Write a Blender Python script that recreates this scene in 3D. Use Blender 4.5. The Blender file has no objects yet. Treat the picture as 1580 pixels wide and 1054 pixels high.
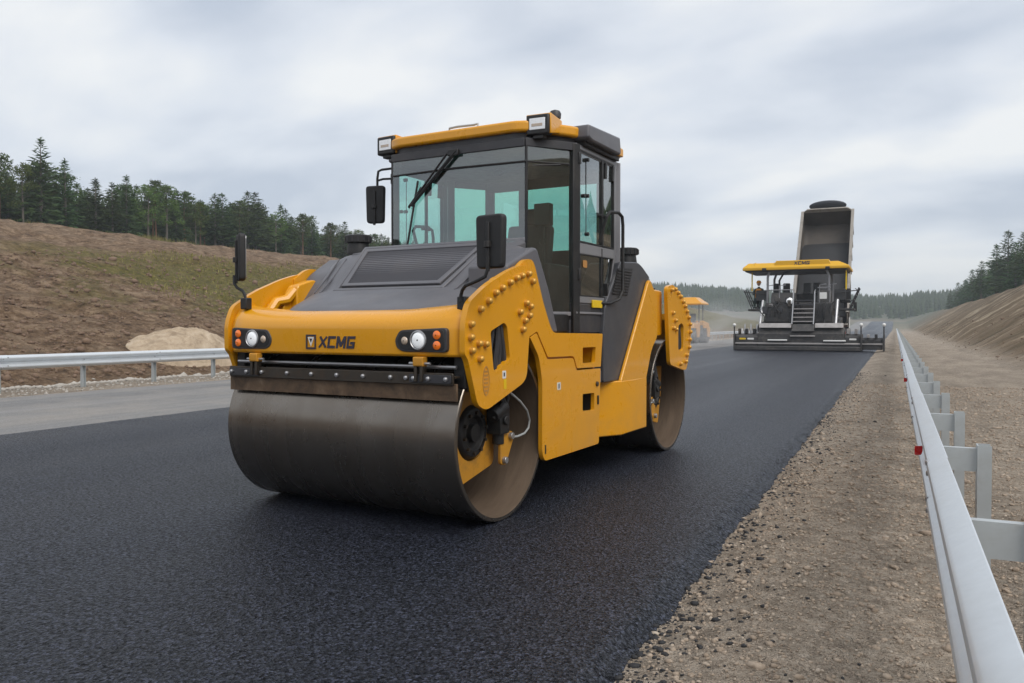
import bpy, math, random
import numpy as np
from mathutils import Vector, Matrix, noise
R = math.radians
random.seed(7)
scene = bpy.context.scene
col = scene.collection

# ------------------------------------------------------------------ camera
EYE = 1.40
ROAD_YAW = 25.70          # the road runs along +Y, the camera looks to its left
cam_d = bpy.data.cameras.new('camera')
cam = bpy.data.objects.new('camera', cam_d); col.objects.link(cam)
cam_d.sensor_width = 36.0
cam_d.lens = 36.0 * 1230.0 / 1580.0
cam_d.clip_start = 0.05; cam_d.clip_end = 6000
cam.location = (0, 0, EYE)
cam.rotation_euler = (R(90 - 1.118), 0, R(ROAD_YAW))
scene.camera = cam

# ------------------------------------------------------------------ world, sun, exposure
SUN_EL, SUN_AZ = 50.0, 118.0      # azimuth seen from +Y, clockwise positive
world = bpy.data.worlds.new('World'); scene.world = world; world.use_nodes = True
wn, wl = world.node_tree.nodes, world.node_tree.links
wn.clear()
def wnode(t, **k):
    n = wn.new(t)
    for a, b in k.items(): setattr(n, a, b)
    return n
w_out = wnode('ShaderNodeOutputWorld'); w_bg = wnode('ShaderNodeBackground')
w_sky = wnode('ShaderNodeTexSky', sky_type='NISHITA', sun_disc=False)
w_sky.sun_elevation = R(SUN_EL); w_sky.sun_rotation = R(SUN_AZ); w_sky.dust_density = 3.0
w_tc = wnode('ShaderNodeTexCoord'); w_sep = wnode('ShaderNodeSeparateXYZ')
wl.new(w_tc.outputs['Generated'], w_sep.inputs[0])
w_z = wnode('ShaderNodeMath', operation='MAXIMUM'); w_z.inputs[1].default_value = 0.0
wl.new(w_sep.outputs['Z'], w_z.inputs[0])
w_za = wnode('ShaderNodeMath', operation='ADD'); w_za.inputs[1].default_value = 0.30
wl.new(w_z.outputs[0], w_za.inputs[0])
w_dx = wnode('ShaderNodeMath', operation='DIVIDE'); w_dy = wnode('ShaderNodeMath', operation='DIVIDE')
wl.new(w_sep.outputs['X'], w_dx.inputs[0]); wl.new(w_za.outputs[0], w_dx.inputs[1])
wl.new(w_sep.outputs['Y'], w_dy.inputs[0]); wl.new(w_za.outputs[0], w_dy.inputs[1])
w_cmb = wnode('ShaderNodeCombineXYZ')
wl.new(w_dx.outputs[0], w_cmb.inputs[0]); wl.new(w_dy.outputs[0], w_cmb.inputs[1])
w_map = wnode('ShaderNodeMapping'); w_map.inputs['Rotation'].default_value = (0, 0, R(25)); w_map.inputs['Scale'].default_value = (0.80, 1.25, 1.0)
w_map.inputs['Location'].default_value = (3.1, 0.4, 0.0)
wl.new(w_cmb.outputs[0], w_map.inputs['Vector'])
w_n1 = wnode('ShaderNodeTexNoise'); w_n1.inputs['Scale'].default_value = 2.1; w_n1.inputs['Detail'].default_value = 7.0
w_n1.inputs['Roughness'].default_value = 0.46; w_n1.inputs['Distortion'].default_value = 0.15
wl.new(w_map.outputs[0], w_n1.inputs['Vector'])
w_ramp = wnode('ShaderNodeValToRGB')
w_ramp.color_ramp.elements[0].position = 0.33; w_ramp.color_ramp.elements[0].color = (0.390, 0.432, 0.500, 1)
w_ramp.color_ramp.elements[1].position = 0.62; w_ramp.color_ramp.elements[1].color = (0.660, 0.668, 0.668, 1)
e = w_ramp.color_ramp.elements.new(0.48); e.color = (0.535, 0.566, 0.612, 1)
wl.new(w_n1.outputs['Fac'], w_ramp.inputs[0])
w_scale = wnode('ShaderNodeVectorMath', operation='SCALE'); w_scale.inputs['Scale'].default_value = 10.0
wl.new(w_ramp.outputs[0], w_scale.inputs[0])
w_mix = wnode('ShaderNodeMix', data_type='RGBA'); w_mix.inputs['Factor'].default_value = 0.90
wl.new(w_sky.outputs[0], w_mix.inputs['A']); wl.new(w_scale.outputs[0], w_mix.inputs['B'])
wl.new(w_mix.outputs['Result'], w_bg.inputs['Color']); w_bg.inputs['Strength'].default_value = 0.10
wl.new(w_bg.outputs[0], w_out.inputs[0])

sun_d = bpy.data.lights.new('sun', 'SUN'); sun_d.energy = 1.5; sun_d.angle = R(42); sun_d.color = (1.0, 0.96, 0.90)
sun = bpy.data.objects.new('sun', sun_d); col.objects.link(sun)
el = R(SUN_EL); az = R(SUN_AZ)
to_sun = Vector((math.sin(az) * math.cos(el), math.cos(az) * math.cos(el), math.sin(el)))
sun.rotation_euler = to_sun.to_track_quat('Z', 'Y').to_euler()
scene.view_settings.view_transform = 'Standard'; scene.view_settings.look = 'None'
scene.view_settings.exposure = 0.58; scene.view_settings.gamma = 1.0; scene.view_settings.use_curve_mapping = False
scene.cycles.max_bounces = 8; scene.cycles.transparent_max_bounces = 16; scene.cycles.volume_bounces = 1
scene.cycles.use_denoising = True

# ------------------------------------------------------------------ helpers: materials
def inp(n, k, v):
    if k in n.inputs: n.inputs[k].default_value = v
class Mat:
    """small wrapper to write procedural materials"""
    def __init__(s, name):
        s.m = bpy.data.materials.new(name); s.m.use_nodes = True
        s.n, s.l = s.m.node_tree.nodes, s.m.node_tree.links
        s.p = s.n['Principled BSDF']; s.out = s.n['Material Output']
    def node(s, t, **k):
        n = s.n.new(t)
        for a, b in k.items(): setattr(n, a, b)
        return n
    def pos(s, scale=(1, 1, 1), rot=(0, 0, 0), obj=False):
        if obj:
            g = s.node('ShaderNodeTexCoord').outputs['Object']
        else:
            g = s.node('ShaderNodeNewGeometry').outputs['Position']
        m = s.node('ShaderNodeMapping'); m.inputs['Scale'].default_value = scale; m.inputs['Rotation'].default_value = rot
        s.l.new(g, m.inputs['Vector']); return m.outputs[0]
    def noise(s, vec, scale, detail=4, rough=.55, dist=0):
        n = s.node('ShaderNodeTexNoise'); inp(n, 'Scale', scale); inp(n, 'Detail', detail); inp(n, 'Roughness', rough); inp(n, 'Distortion', dist)
        s.l.new(vec, n.inputs['Vector']); return n.outputs['Fac']
    def voro(s, vec, scale, feature='F1', out='Distance', rand=1.0):
        n = s.node('ShaderNodeTexVoronoi', feature=feature); inp(n, 'Scale', scale); inp(n, 'Randomness', rand)
        s.l.new(vec, n.inputs['Vector']); return n.outputs[out]
    def ramp(s, fac, stops, interp='LINEAR'):
        r = s.node('ShaderNodeValToRGB'); cr = r.color_ramp; cr.interpolation = interp
        for i, (p, c) in enumerate(stops):
            e = cr.elements[i] if i < 2 else cr.elements.new(p)
            e.position = p
            if not hasattr(c, '__len__'): c = (c, c, c)
            e.color = (c[0], c[1], c[2], 1)
        s.l.new(fac, r.inputs[0]); return r.outputs[0]
    def mix(s, fac, a, b, mode='MIX'):
        m = s.node('ShaderNodeMix', data_type='RGBA', blend_type=mode)
        for k, v in (('Factor', fac), ('A', a), ('B', b)):
            if hasattr(v, 'is_output') or isinstance(v, bpy.types.NodeSocket): s.l.new(v, m.inputs[k])
            elif k == 'Factor': m.inputs['Factor'].default_value = v
            else: m.inputs[k].default_value = (v[0], v[1], v[2], 1)
        return m.outputs['Result']
    def math(s, op, a, b=None, clamp=False):
        m = s.node('ShaderNodeMath', operation=op); m.use_clamp = clamp
        for i, v in enumerate((a, b)):
            if v is None: continue
            if isinstance(v, bpy.types.NodeSocket): s.l.new(v, m.inputs[i])
            else: m.inputs[i].default_value = v
        return m.outputs[0]
    def xyz(s, vec):
        n = s.node('ShaderNodeSeparateXYZ'); s.l.new(vec, n.inputs[0]); return n.outputs
    def bump(s, h, strength=.3, dist=.01, prev=None):
        b = s.node('ShaderNodeBump'); inp(b, 'Strength', strength); inp(b, 'Distance', dist); s.l.new(h, b.inputs['Height'])
        if prev is not None: s.l.new(prev, b.inputs['Normal'])
        s.l.new(b.outputs[0], s.p.inputs['Normal']); return b.outputs[0]
    def set(s, **k):
        names = dict(color='Base Color', rough='Roughness', metal='Metallic', spec='Specular IOR Level', coat='Coat Weight', coat_rough='Coat Roughness', em='Emission Color', em_s='Emission Strength', ior='IOR', trans='Transmission Weight')
        for a, v in k.items():
            so = s.p.inputs[names[a]]
            if isinstance(v, bpy.types.NodeSocket): s.l.new(v, so)
            elif a in ('color', 'em'): so.default_value = (v[0], v[1], v[2], 1)
            else: so.default_value = v
        return s
M = {}
def simple(name, color, rough=.5, metal=0., var=.12, scale=6., coat=0., bump=0., spec=.5, dirt=None):
    """plain paint / metal / rubber with slight mottling and, if asked for, dust"""
    a = Mat(name); v = a.pos(obj=True)
    n = a.noise(v, scale, 5, .6)
    c = a.mix(n, [x * (1 - var) for x in color], [min(1, x * (1 + var)) for x in color])
    if dirt:
        n2 = a.noise(v, dirt[1], 6, .65, .4)
        f = a.ramp(n2, [(.50, 0.), (.78, dirt[2])])
        c = a.mix(f, c, dirt[0])
    a.set(color=c, metal=metal, coat=coat, spec=spec)
    rr = a.ramp(a.noise(v, scale * 2.3, 4), [(.3, max(.05, rough - .07)), (.7, min(1, rough + .08))])
    a.set(rough=rr)
    if bump: a.bump(a.noise(v, 90, 3), bump, .004)
    M[name] = a.m; return a
DUST = (.30, .24, .18)
simple('yellow_worn', (.52, .24, .02), .5, var=.2, scale=8, dirt=((.10, .07, .04), 5, .75))
# machine paint: clear coat over yellow, road dust low down, a few bitumen specks, faint run marks
a = Mat('yellow'); v = a.pos(obj=True); g = a.pos(); Xg, Yg, Zg = a.xyz(g)
c = a.mix(a.noise(v, 3, 4), (.680, .298, .002), (.725, .322, .004))
low = a.ramp(Zg, [(.30, 1.), (1.25, .12)]); blot = a.ramp(a.noise(v, 2.6, 7, .68, .5), [(.42, 0.), (.75, 1.)])
c = a.mix(a.math('MULTIPLY', a.math('MULTIPLY', low, blot), .42), c, (.36, .255, .14))
run = a.ramp(a.noise(a.pos(obj=True, scale=(9, 9, .7)), 1.7, 5, .6), [(.60, 0.), (.78, .22)]); c = a.mix(run, c, (.40, .22, .05))
sp = a.ramp(a.voro(v, 17), [(.035, 1.), (.055, 0.)]); sp = a.math('MULTIPLY', sp, a.ramp(a.noise(v, 1.3, 3), [(.50, 0.), (.62, .8)])); sp = a.math('MULTIPLY', sp, low)
c = a.mix(sp, c, (.03, .024, .02))
a.set(color=c, rough=a.ramp(blot, [(0., .27), (1., .46)]), coat=.35, coat_rough=.08, spec=.45); a.bump(a.noise(v, 60, 3), .015, .002); M['yellow'] = a.m
simple('hood_grey', (.105, .105, .118), .42, var=.08, scale=2, dirt=(DUST, 3, .12), spec=.5)
simple('cowl_grey', (.052, .054, .062), .40, var=.08, scale=2, dirt=(DUST, 3, .12), spec=.5)
simple('dark_grey', (.035, .035, .040), .45, var=.15, dirt=(DUST, 4, .12))
simple('black', (.012, .012, .013), .5, var=.2, dirt=(DUST, 5, .08))
simple('rubber', (.016, .016, .017), .62, var=.2)
simple('cab_grey', (.235, .235, .250), .38, metal=.25, var=.06, scale=3, dirt=(DUST, 4, .1))
simple('steel_dark', (.075, .065, .055), .42, metal=.7, var=.3, scale=5, dirt=((.13, .08, .04), 6, .5))
simple('steel_light', (.42, .42, .43), .38, metal=.8, var=.15)
simple('galvanised', (.66, .695, .725), .36, metal=.5, var=.06, scale=14, dirt=((.48, .48, .46), 2.5, .30))
simple('galv_post', (.46, .49, .50), .50, metal=.35, var=.1, scale=10, dirt=((.26, .23, .19), 3.5, .5))
simple('bolt_gold', (.62, .34, .06), .33, metal=.35, var=.1)
simple('paver_dark', (.040, .038, .038), .55, var=.3, scale=2, dirt=((.16, .14, .12), 2.5, .55))
simple('paver_plate', (.36, .34, .33), .45, metal=.4, var=.15, scale=2, dirt=((.12, .11, .1), 2, .6))
simple('paver_yellow', (.66, .36, .008), .45, var=.08, scale=1)
simple('bed_steel', (.30, .275, .245), .55, metal=.3, var=.2, scale=1.2, dirt=((.10, .085, .07), 1.2, .8))
simple('bed_inner', (.062, .052, .044), .7, var=.35, scale=.8, dirt=((.03, .028, .027), .7, .8))
simple('hot_mix', (.018, .018, .020), .7, var=.4, scale=8)
simple('white_paint', (.72, .72, .70), .4, var=.05)
simple('tarp', (.055, .062, .078), .55, var=.2, scale=2)
simple('red_reflector', (.62, .018, .018), .25, var=.05)
simple('decal_dark', (.030, .028, .05), .4, var=.1)
simple('decal_oval', (.42, .20, .05), .5, var=.3, scale=40)
simple('hi_vis', (.75, .30, .02), .8, var=.1)
simple('cloth_dark', (.03, .045, .04), .85, var=.2)
simple('skin', (.45, .26, .18), .55, var=.05)
simple('stone_grey', (.40, .37, .33), .85, var=.25, scale=9)
simple('seam', (.05, .02, .004), .8, var=.1)
def lamp_mat(name, color, em):
    a = Mat(name); v = a.voro(a.pos(obj=True), 60)
    a.set(color=a.mix(v, color, [min(1, c * 1.15) for c in color]), rough=.12, em=color, em_s=em, coat=.8); M[name] = a.m
lamp_mat('lamp_white', (.86, .88, .90), .12)
lamp_mat('lamp_work', (.74, .76, .78), .03)
lamp_mat('lamp_amber', (.80, .17, .012), .05)
lamp_mat('lamp_clear', (.45, .36, .28), .0)
def glass(name, tint, refl=1.0):
    a = Mat(name); t = a.node('ShaderNodeBsdfTransparent'); t.inputs[0].default_value = (*tint, 1)
    g = a.node('ShaderNodeBsdfGlossy'); g.inputs['Roughness'].default_value = .015; g.inputs[0].default_value = (.92, .95, .95, 1)
    fr = a.node('ShaderNodeFresnel'); fr.inputs[0].default_value = 1.52
    # a faint film of dust adds a little diffuse
    d = a.node('ShaderNodeBsdfDiffuse'); d.inputs[0].default_value = (.42, .42, .40, 1)
    md = a.node('ShaderNodeMixShader'); n = a.noise(a.pos(obj=True), 2.2, 5, .6)
    a.l.new(a.ramp(n, [(.3, .015), (.75, .07)]), md.inputs[0]); a.l.new(t.outputs[0], md.inputs[1]); a.l.new(d.outputs[0], md.inputs[2])
    mx = a.node('ShaderNodeMixShader')
    f = a.math('MULTIPLY', fr.outputs[0], refl); f = a.math('ADD', f, .02, True)
    a.l.new(f, mx.inputs[0]); a.l.new(md.outputs[0], mx.inputs[1]); a.l.new(g.outputs[0], mx.inputs[2])
    a.l.new(mx.outputs[0], a.out.inputs[0]); M[name] = a.m
glass('glass_tint', (.47, .80, .72), 3.4)
glass('glass_side', (.62, .80, .78), 2.4)
# drum shell: rolled steel, polished around its circumference
a = Mat('drum_steel'); v2 = a.pos(obj=True); n2 = a.noise(v2, 2.4, 6, .62, .6)
band = a.noise(a.pos(obj=True, scale=(2.4, .05, .05)), 2.0, 5, .6)
c = a.mix(band, (.175, .152, .130), (.245, .220, .194)); c = a.mix(a.ramp(n2, [(.45, 0.), (.8, .5)]), c, (.115, .086, .060))
sp = a.ramp(a.voro(v2, 12), [(.03, 1.), (.07, 0.)]); sp = a.math('MULTIPLY', sp, a.ramp(a.noise(v2, 2.1, 3), [(.52, 0.), (.6, .9)])); c = a.mix(sp, c, (.022, .019, .016))
a.set(color=c, metal=.90, rough=a.ramp(a.math('ADD', a.math('MULTIPLY', band, .6), a.math('MULTIPLY', n2, .4)), [(.3, .19), (.7, .34)]), spec=.4); M['drum_steel'] = a.m
a = Mat('drum_inner'); v = a.pos(obj=True, scale=(7, 1, 1)); n = a.noise(v, 2.5, 6, .65, .5)
a.set(color=a.mix(n, (.055, .036, .024), (.20, .145, .10)), metal=.2, rough=.7); a.bump(n, .3, .01); M['drum_inner'] = a.m
a = Mat('scraper_rust'); v = a.pos(obj=True, scale=(1, 1, 1)); n = a.noise(v, 7, 6, .7, .5)
a.set(color=a.ramp(n, [(.3, (.050, .032, .020)), (.55, (.13, .082, .048)), (.72, (.20, .14, .09))]), metal=.2, rough=.62); a.bump(n, .25, .006); M['scraper_rust'] = a.m

# ------------------------------------------------------------------ helpers: meshes and objects
def lerp(a, b, t): return a + (b - a) * t
class MB:
    def __init__(s): s.v, s.f = [], []
    def add(s, verts, faces):
        o = len(s.v); s.v += [tuple(p) for p in verts]; s.f += [tuple(i + o for i in f) for f in faces]; return s
    def box(s, lo, hi, mat=None):
        x0, y0, z0 = lo; x1, y1, z1 = hi
        vs = [(x0,y0,z0),(x1,y0,z0),(x1,y1,z0),(x0,y1,z0),(x0,y0,z1),(x1,y0,z1),(x1,y1,z1),(x0,y1,z1)]
        if mat is not None: vs = [mat @ Vector(p) for p in vs]
        return s.add(vs, [(0,3,2,1),(4,5,6,7),(0,1,5,4),(1,2,6,5),(2,3,7,6),(3,0,4,7)])
    def bar(s, p, q, w, h, up=(0, 0, 1)):
        p, q = Vector(p), Vector(q); d = (q - p).normalized(); sd = d.cross(Vector(up)); sd = sd.normalized() if sd.length > 1e-6 else Vector((1, 0, 0)); u = sd.cross(d)
        vs = [c + sd * a * w / 2 + u * b * h / 2 for c in (p, q) for a, b in ((-1,-1),(1,-1),(1,1),(-1,1))]
        return s.add(vs, [(0,3,2,1),(4,5,6,7),(0,1,5,4),(1,2,6,5),(2,3,7,6),(3,0,4,7)])
    def prism(s, poly, a, b, axis='x', holes=()):
        """poly (and holes) in the plane across axis, drawn from a to b"""
        def P(p, t):
            return (t, p[0], p[1]) if axis == 'x' else ((p[0], t, p[1]) if axis == 'y' else (p[0], p[1], t))
        loops = [list(poly)] + [list(h) for h in holes]
        flat = [p for l in loops for p in l]; n = len(flat)
        tris = None
        if holes:
            import bmesh
            bm = bmesh.new(); bv = [bm.verts.new((p[0], p[1], 0)) for p in flat]; be = []; o = 0
            for i, q in enumerate(bv): q.index = i
            for l in loops:
                m = len(l); be += [bm.edges.new((bv[o + i], bv[o + (i + 1) % m])) for i in range(m)]; o += m
            bmesh.ops.triangle_fill(bm, edges=be, use_beauty=True, use_dissolve=False)
            tris = [tuple(q.index for q in f.verts) for f in bm.faces]; bm.free()
        vs = [P(p, a) for p in flat] + [P(p, b) for p in flat]; fs = []
        if tris:
            for t in tris: fs.append(tuple(t)); fs.append(tuple(i + n for i in reversed(t)))
        else:
            fs.append(tuple(range(n))); fs.append(tuple(range(2 * n - 1, n - 1, -1)))
        o = 0
        for l in loops:
            m = len(l)
            for i in range(m):
                j = (i + 1) % m; fs.append((o + i, o + i + n, o + j + n, o + j))
            o += m
        s.add(vs, fs); s.fix = True; return s
    def cyl(s, p, q, r, n=16, r2=None, cap=True):
        p, q = Vector(p), Vector(q); r2 = r if r2 is None else r2
        d = (q - p).normalized(); u = d.orthogonal().normalized(); w = d.cross(u)
        vs = [c + (u * math.cos(6.283185 * i / n) + w * math.sin(6.283185 * i / n)) * rr for c, rr in ((p, r), (q, r2)) for i in range(n)]
        fs = [(i, (i + 1) % n, (i + 1) % n + n, i + n) for i in range(n)]
        if cap: fs += [tuple(range(n - 1, -1, -1)), tuple(range(n, 2 * n))]
        return s.add(vs, fs)
    def tube(s, path, r, n=8):
        path = [Vector(p) for p in path]; rings = []
        u = None
        for i, p in enumerate(path):
            d = (path[min(i + 1, len(path) - 1)] - path[max(i - 1, 0)]).normalized()
            u = (d.orthogonal() if u is None else u - d * u.dot(d)).normalized(); w = d.cross(u)
            rr = r if not hasattr(r, '__len__') else r[i]
            rings.append([p + (u * math.cos(6.283185 * k / n) + w * math.sin(6.283185 * k / n)) * rr for k in range(n)])
        return s.rings(rings)
    def rings(s, rings, closed=True, cap=True):
        n = len(rings[0]); vs = [p for r in rings for p in r]; fs = []
        for i in range(len(rings) - 1):
            for k in range(n if closed else n - 1):
                a, b = i * n + k, i * n + (k + 1) % n
                fs.append((a, b, b + n, a + n))
        if cap and closed: fs += [tuple(range(n - 1, -1, -1)), tuple(range(len(vs) - n, len(vs)))]
        return s.add(vs, fs)
    def lathe(s, prof, c, axis='x', n=48):
        """prof: (along axis, radius)"""
        rings = []
        for t, r in prof:
            ring = []
            for k in range(n):
                a = 6.283185 * k / n; u, w = r * math.cos(a), r * math.sin(a)
                ring.append((c[0] + t, c[1] + u, c[2] + w) if axis == 'x' else ((c[0] + u, c[1] + t, c[2] + w) if axis == 'y' else (c[0] + u, c[1] + w, c[2] + t)))
            rings.append(ring)
        return s.rings(rings, cap=False)
    def sphere(s, c, r, n=12, m=8, sc=(1, 1, 1)):
        rings = []
        for i in range(1, m):
            t = math.pi * i / m
            rings.append([(c[0] + r*sc[0]*math.sin(t)*math.cos(6.283185*k/n), c[1] + r*sc[1]*math.sin(t)*math.sin(6.283185*k/n), c[2] + r*sc[2]*math.cos(t)) for k in range(n)])
        return s.rings(rings)
    def mesh(s, name, smooth=None, fix=True):
        me = bpy.data.meshes.new(name); me.from_pydata(s.v, [], s.f); me.validate()
        if fix:
            import bmesh
            bm = bmesh.new(); bm.from_mesh(me); bmesh.ops.recalc_face_normals(bm, faces=bm.faces); bm.to_mesh(me); bm.free()
        if smooth is not None:
            me.shade_smooth(); me.set_sharp_from_angle(angle=R(smooth))
        return me
    def build(s, name, mat, parent=None, bevel=0., smooth=35, seg=2, fix=True):
        return link(name, s.mesh(name, smooth, fix), mat, parent, bevel, seg)
def link(name, me, mat, parent=None, bevel=0., seg=2, loc=None):
    o = bpy.data.objects.new(name, me); col.objects.link(o)
    if mat is not None and not me.materials: me.materials.append(M[mat] if isinstance(mat, str) else mat)
    if parent is not None: o.parent = parent
    if loc is not None: o.location = loc
    if bevel:
        b = o.modifiers.new('bevel', 'BEVEL'); b.width = bevel; b.segments = seg; b.limit_method = 'ANGLE'; b.angle_limit = R(40); b.harden_normals = False
    return o
def empty(name, loc=(0, 0, 0), rz=0., parent=None):
    o = bpy.data.objects.new(name, None); col.objects.link(o); o.location = loc; o.rotation_euler = (0, 0, rz); o.empty_display_size = .2
    if parent is not None: o.parent = parent
    return o
def tag(o, label=None, cat=None, group=None, kind=None):
    for k, v in (('label', label), ('category', cat), ('group', group), ('kind', kind)):
        if v: o[k] = v
    return o
def rpoly(poly, r, seg=4):
    """round the corners of a polygon; r one value or a list"""
    out = []; n = len(poly)
    for i in range(n):
        p = Vector(poly[i]); a = Vector(poly[i - 1]); b = Vector(poly[(i + 1) % n]); rr = r[i] if hasattr(r, '__len__') else r
        if rr <= 0: out.append(tuple(p)); continue
        da, db = a - p, b - p
        ta, tb = min(rr, da.length * .45), min(rr, db.length * .45)
        p0, p1 = p + da.normalized() * ta, p + db.normalized() * tb
        for k in range(seg + 1):
            t = k / seg; q = p0 * (1 - t) ** 2 + p * 2 * t * (1 - t) + p1 * t * t; out.append((q.x, q.y))
    return out
def text_mesh(body, size, extrude, bold=0.):
    cu = bpy.data.curves.new('lettering', 'FONT'); cu.body = body; cu.size = size; cu.extrude = extrude; cu.offset = bold
    cu.space_character = 1.10; cu.align_x = 'CENTER'; cu.align_y = 'CENTER'
    ob = bpy.data.objects.new('lettering', cu); col.objects.link(ob)
    dg = bpy.context.evaluated_depsgraph_get(); dg.update()
    me = bpy.data.meshes.new_from_object(ob.evaluated_get(dg)); bpy.data.objects.remove(ob); bpy.data.curves.remove(cu)
    return me
def block_letters(word, h, w, st, gap, skew, depth):
    """heavy square-cut capitals, standing in x-z and facing -y"""
    mb = MB(); x0 = 0.
    S = {'X': [((0, 0), (1, 1)), ((0, 1), (1, 0))], 'C': [((1, 1), (0, 1)), ((0, 1), (0, 0)), ((0, 0), (1, 0))],
         'M': [((0, 0), (0, 1)), ((.08, 1), (.5, .12)), ((.5, .12), (.92, 1)), ((1, 1), (1, 0))],
         'G': [((1, 1), (0, 1)), ((0, 1), (0, 0)), ((0, 0), (1, 0)), ((1, 0), (1, .42)), ((1, .42), (.60, .42))]}
    for ch in word:
        for k, (p, q) in enumerate(S[ch]):
            p, q = [Vector((x0 + st / 2 + t[0] * (w * (1.22 if ch == 'M' else 1.) - st), st / 2 + t[1] * (h - st))) for t in (p, q)]
            d = (q - p).normalized(); n = Vector((-d.y, d.x)) * st / 2; e = d * st * (.5 if not (ch == 'M' and k in (1, 2)) else .2); wj = w * (1.22 if ch == 'M' else 1.)
            quad = [p - e - n, q + e - n, q + e + n, p - e + n]
            quad = [(c.x + skew * c.y, min(h, max(0, c.y))) for c in quad]
            mb.prism(quad, -depth - .0004 * k, .0, 'y')
        x0 += w * (1.22 if ch == 'M' else 1.) + gap
    mb.v = [(x - (x0 - gap) / 2, y, z - h / 2) for x, y, z in mb.v]
    return mb
def fbm(x, y, s, o=4):
    return noise.fractal(Vector((x * s, y * s, 3.7)), 1.0, 2.0, o)
def sstep(a, b, t):
    t = max(0., min(1., (t - a) / (b - a))); return t * t * (3 - 2 * t)

# ================================================================== THE SETTING
ROAD_R, ROAD_L, OLD_L = -1.09, -10.40, -16.2
def pw(x, pts):
    if x <= pts[0][0]: return pts[0][1]
    for (a, za), (b, zb) in zip(pts, pts[1:]):
        if x <= b: return za + (zb - za) * (x - a) / (b - a)
    return pts[-1][1]
LEFT = [(-900, 22), (-160, 14.5), (-110, 12.8), (-70, 10.2), (-62, 9.4), (-40.5, 5.75), (-38.6, 5.25), (-36.5, 4.6), (-24, 1.15), (-20.8, .10), (-19.8, -.22), (-18.9, -.12), (-18, -.05)]
RIGHT = [(3.4, -.05), (4.4, .18), (13.2, 5.9), (15, 6.5), (30, 8), (900, 16)]
def base(y): return 4.4 * sstep(260, 480, y)
def hill(x, y): return sstep(430, 600, y) * (11.5 + 6 * sstep(-70, -170, x))
def zground(x, y, fine=True):
    b = base(y) + hill(x, y)
    if x < -18:
        k = 1 - .62 * sstep(130, 300, y); z = pw(x, LEFT); z = z * k if z > 0 else z
        u = -x - 20
        amp = min(1, max(0, u / 6))
        z += amp * (.42 * fbm(x, y, .11, 4) + ((.22 * fbm(x, y, .55, 3) + .09 * fbm(x, y, 1.7, 3)) if fine else 0))
        z += .05 * fbm(x, y, .9, 3)
        return b + z
    if x > 3.4:
        k = 1 - .75 * sstep(300, 520, y); z = pw(x + .5 * fbm(0, y, .05, 2), RIGHT) * k
        amp = min(1, max(0, (x - 4) / 2))
        # shallow run-off rills down the face of the bank
        z += amp * (.34 * fbm(x, y, .13, 4) + .07 * fbm(x * .25, y, .55, 3) + .12 * fbm(x, y, .9, 3)) + .04 * fbm(x, y, .8, 3)
        return b + z
    if x > -1.6:
        d = x - ROAD_R
        z = -.075 + .055 * sstep(0., .55, d) + .035 * math.exp(-((d - .62) / .30) ** 2)
        if fine: z += .013 * fbm(x, y * .6, 2.3, 4) + .006 * fbm(x, y, 9., 3)
        return b + z
    return b - .075
def axis(*runs):
    out = []
    for a, b, st in runs:
        n = max(1, int(round((b - a) / st))); out += [a + (b - a) * i / n for i in range(n)]
    out.append(runs[-1][1]); return out
GX = axis((-900, -200, 140), (-200, -90, 14), (-90, -72, 2.5), (-72, -42, 1.1), (-42, -18, .38), (-18, -2, 4), (-2, 4, .09), (4, 15, .35), (15, 31, 2), (31, 100, 15), (100, 900, 160))
GY = axis((-45, 0, 3), (0, 11, .10), (11, 26, .33), (26, 48, .5), (48, 110, .85), (110, 220, 3), (220, 520, 10), (520, 900, 60), (900, 3200, 460))
verts = []; nx = len(GX)
for y in GY:
    for x in GX: verts.append((x, y, zground(x, y)))
faces = [(j*nx+i, j*nx+i+1, (j+1)*nx+i+1, (j+1)*nx+i) for j in range(len(GY)-1) for i in range(nx-1)]
me = bpy.data.meshes.new('ground'); me.from_pydata(verts, [], faces); me.shade_smooth()
a = Mat('earth'); P = a.pos(); X, Y, Z = a.xyz(P)
big = a.noise(P, .22, 6, .62, .6); mid = a.noise(P, 1.6, 6, .68, .4); fin = a.noise(P, 14, 6, .7)
cellc = a.voro(P, 55, out='Color'); cells = a.voro(P, 55)
# gravel by the road
gravel = a.ramp(fin, [(.28, (.225, .182, .140)), (.50, (.40, .332, .265)), (.74, (.57, .50, .415))])
gravel = a.mix(.28, gravel, a.ramp(cellc, [(.2, (.12, .09, .065)), (.8, (.46, .39, .31))]))
damp = a.ramp(a.noise(a.pos(scale=(1, .28, 1)), 1.3, 5, .6, .5), [(.36, .80), (.62, 1.12)])
gravel = a.mix(1., gravel, damp, 'MULTIPLY')
# red-brown soil of the left bank with clods
soil = a.ramp(a.math('ADD', a.math('MULTIPLY', mid, .6), a.math('MULTIPLY', a.noise(P, 5.5, 6, .75, .6), .4)), [(.36, (.034, .021, .012)), (.48, (.142, .089, .052)), (.60, (.300, .210, .135))])
soil = a.mix(a.ramp(a.noise(P, .5, 5, .65, 1.2), [(.50, 0.), (.72, .75)]), soil, (.30, .225, .155))
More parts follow.
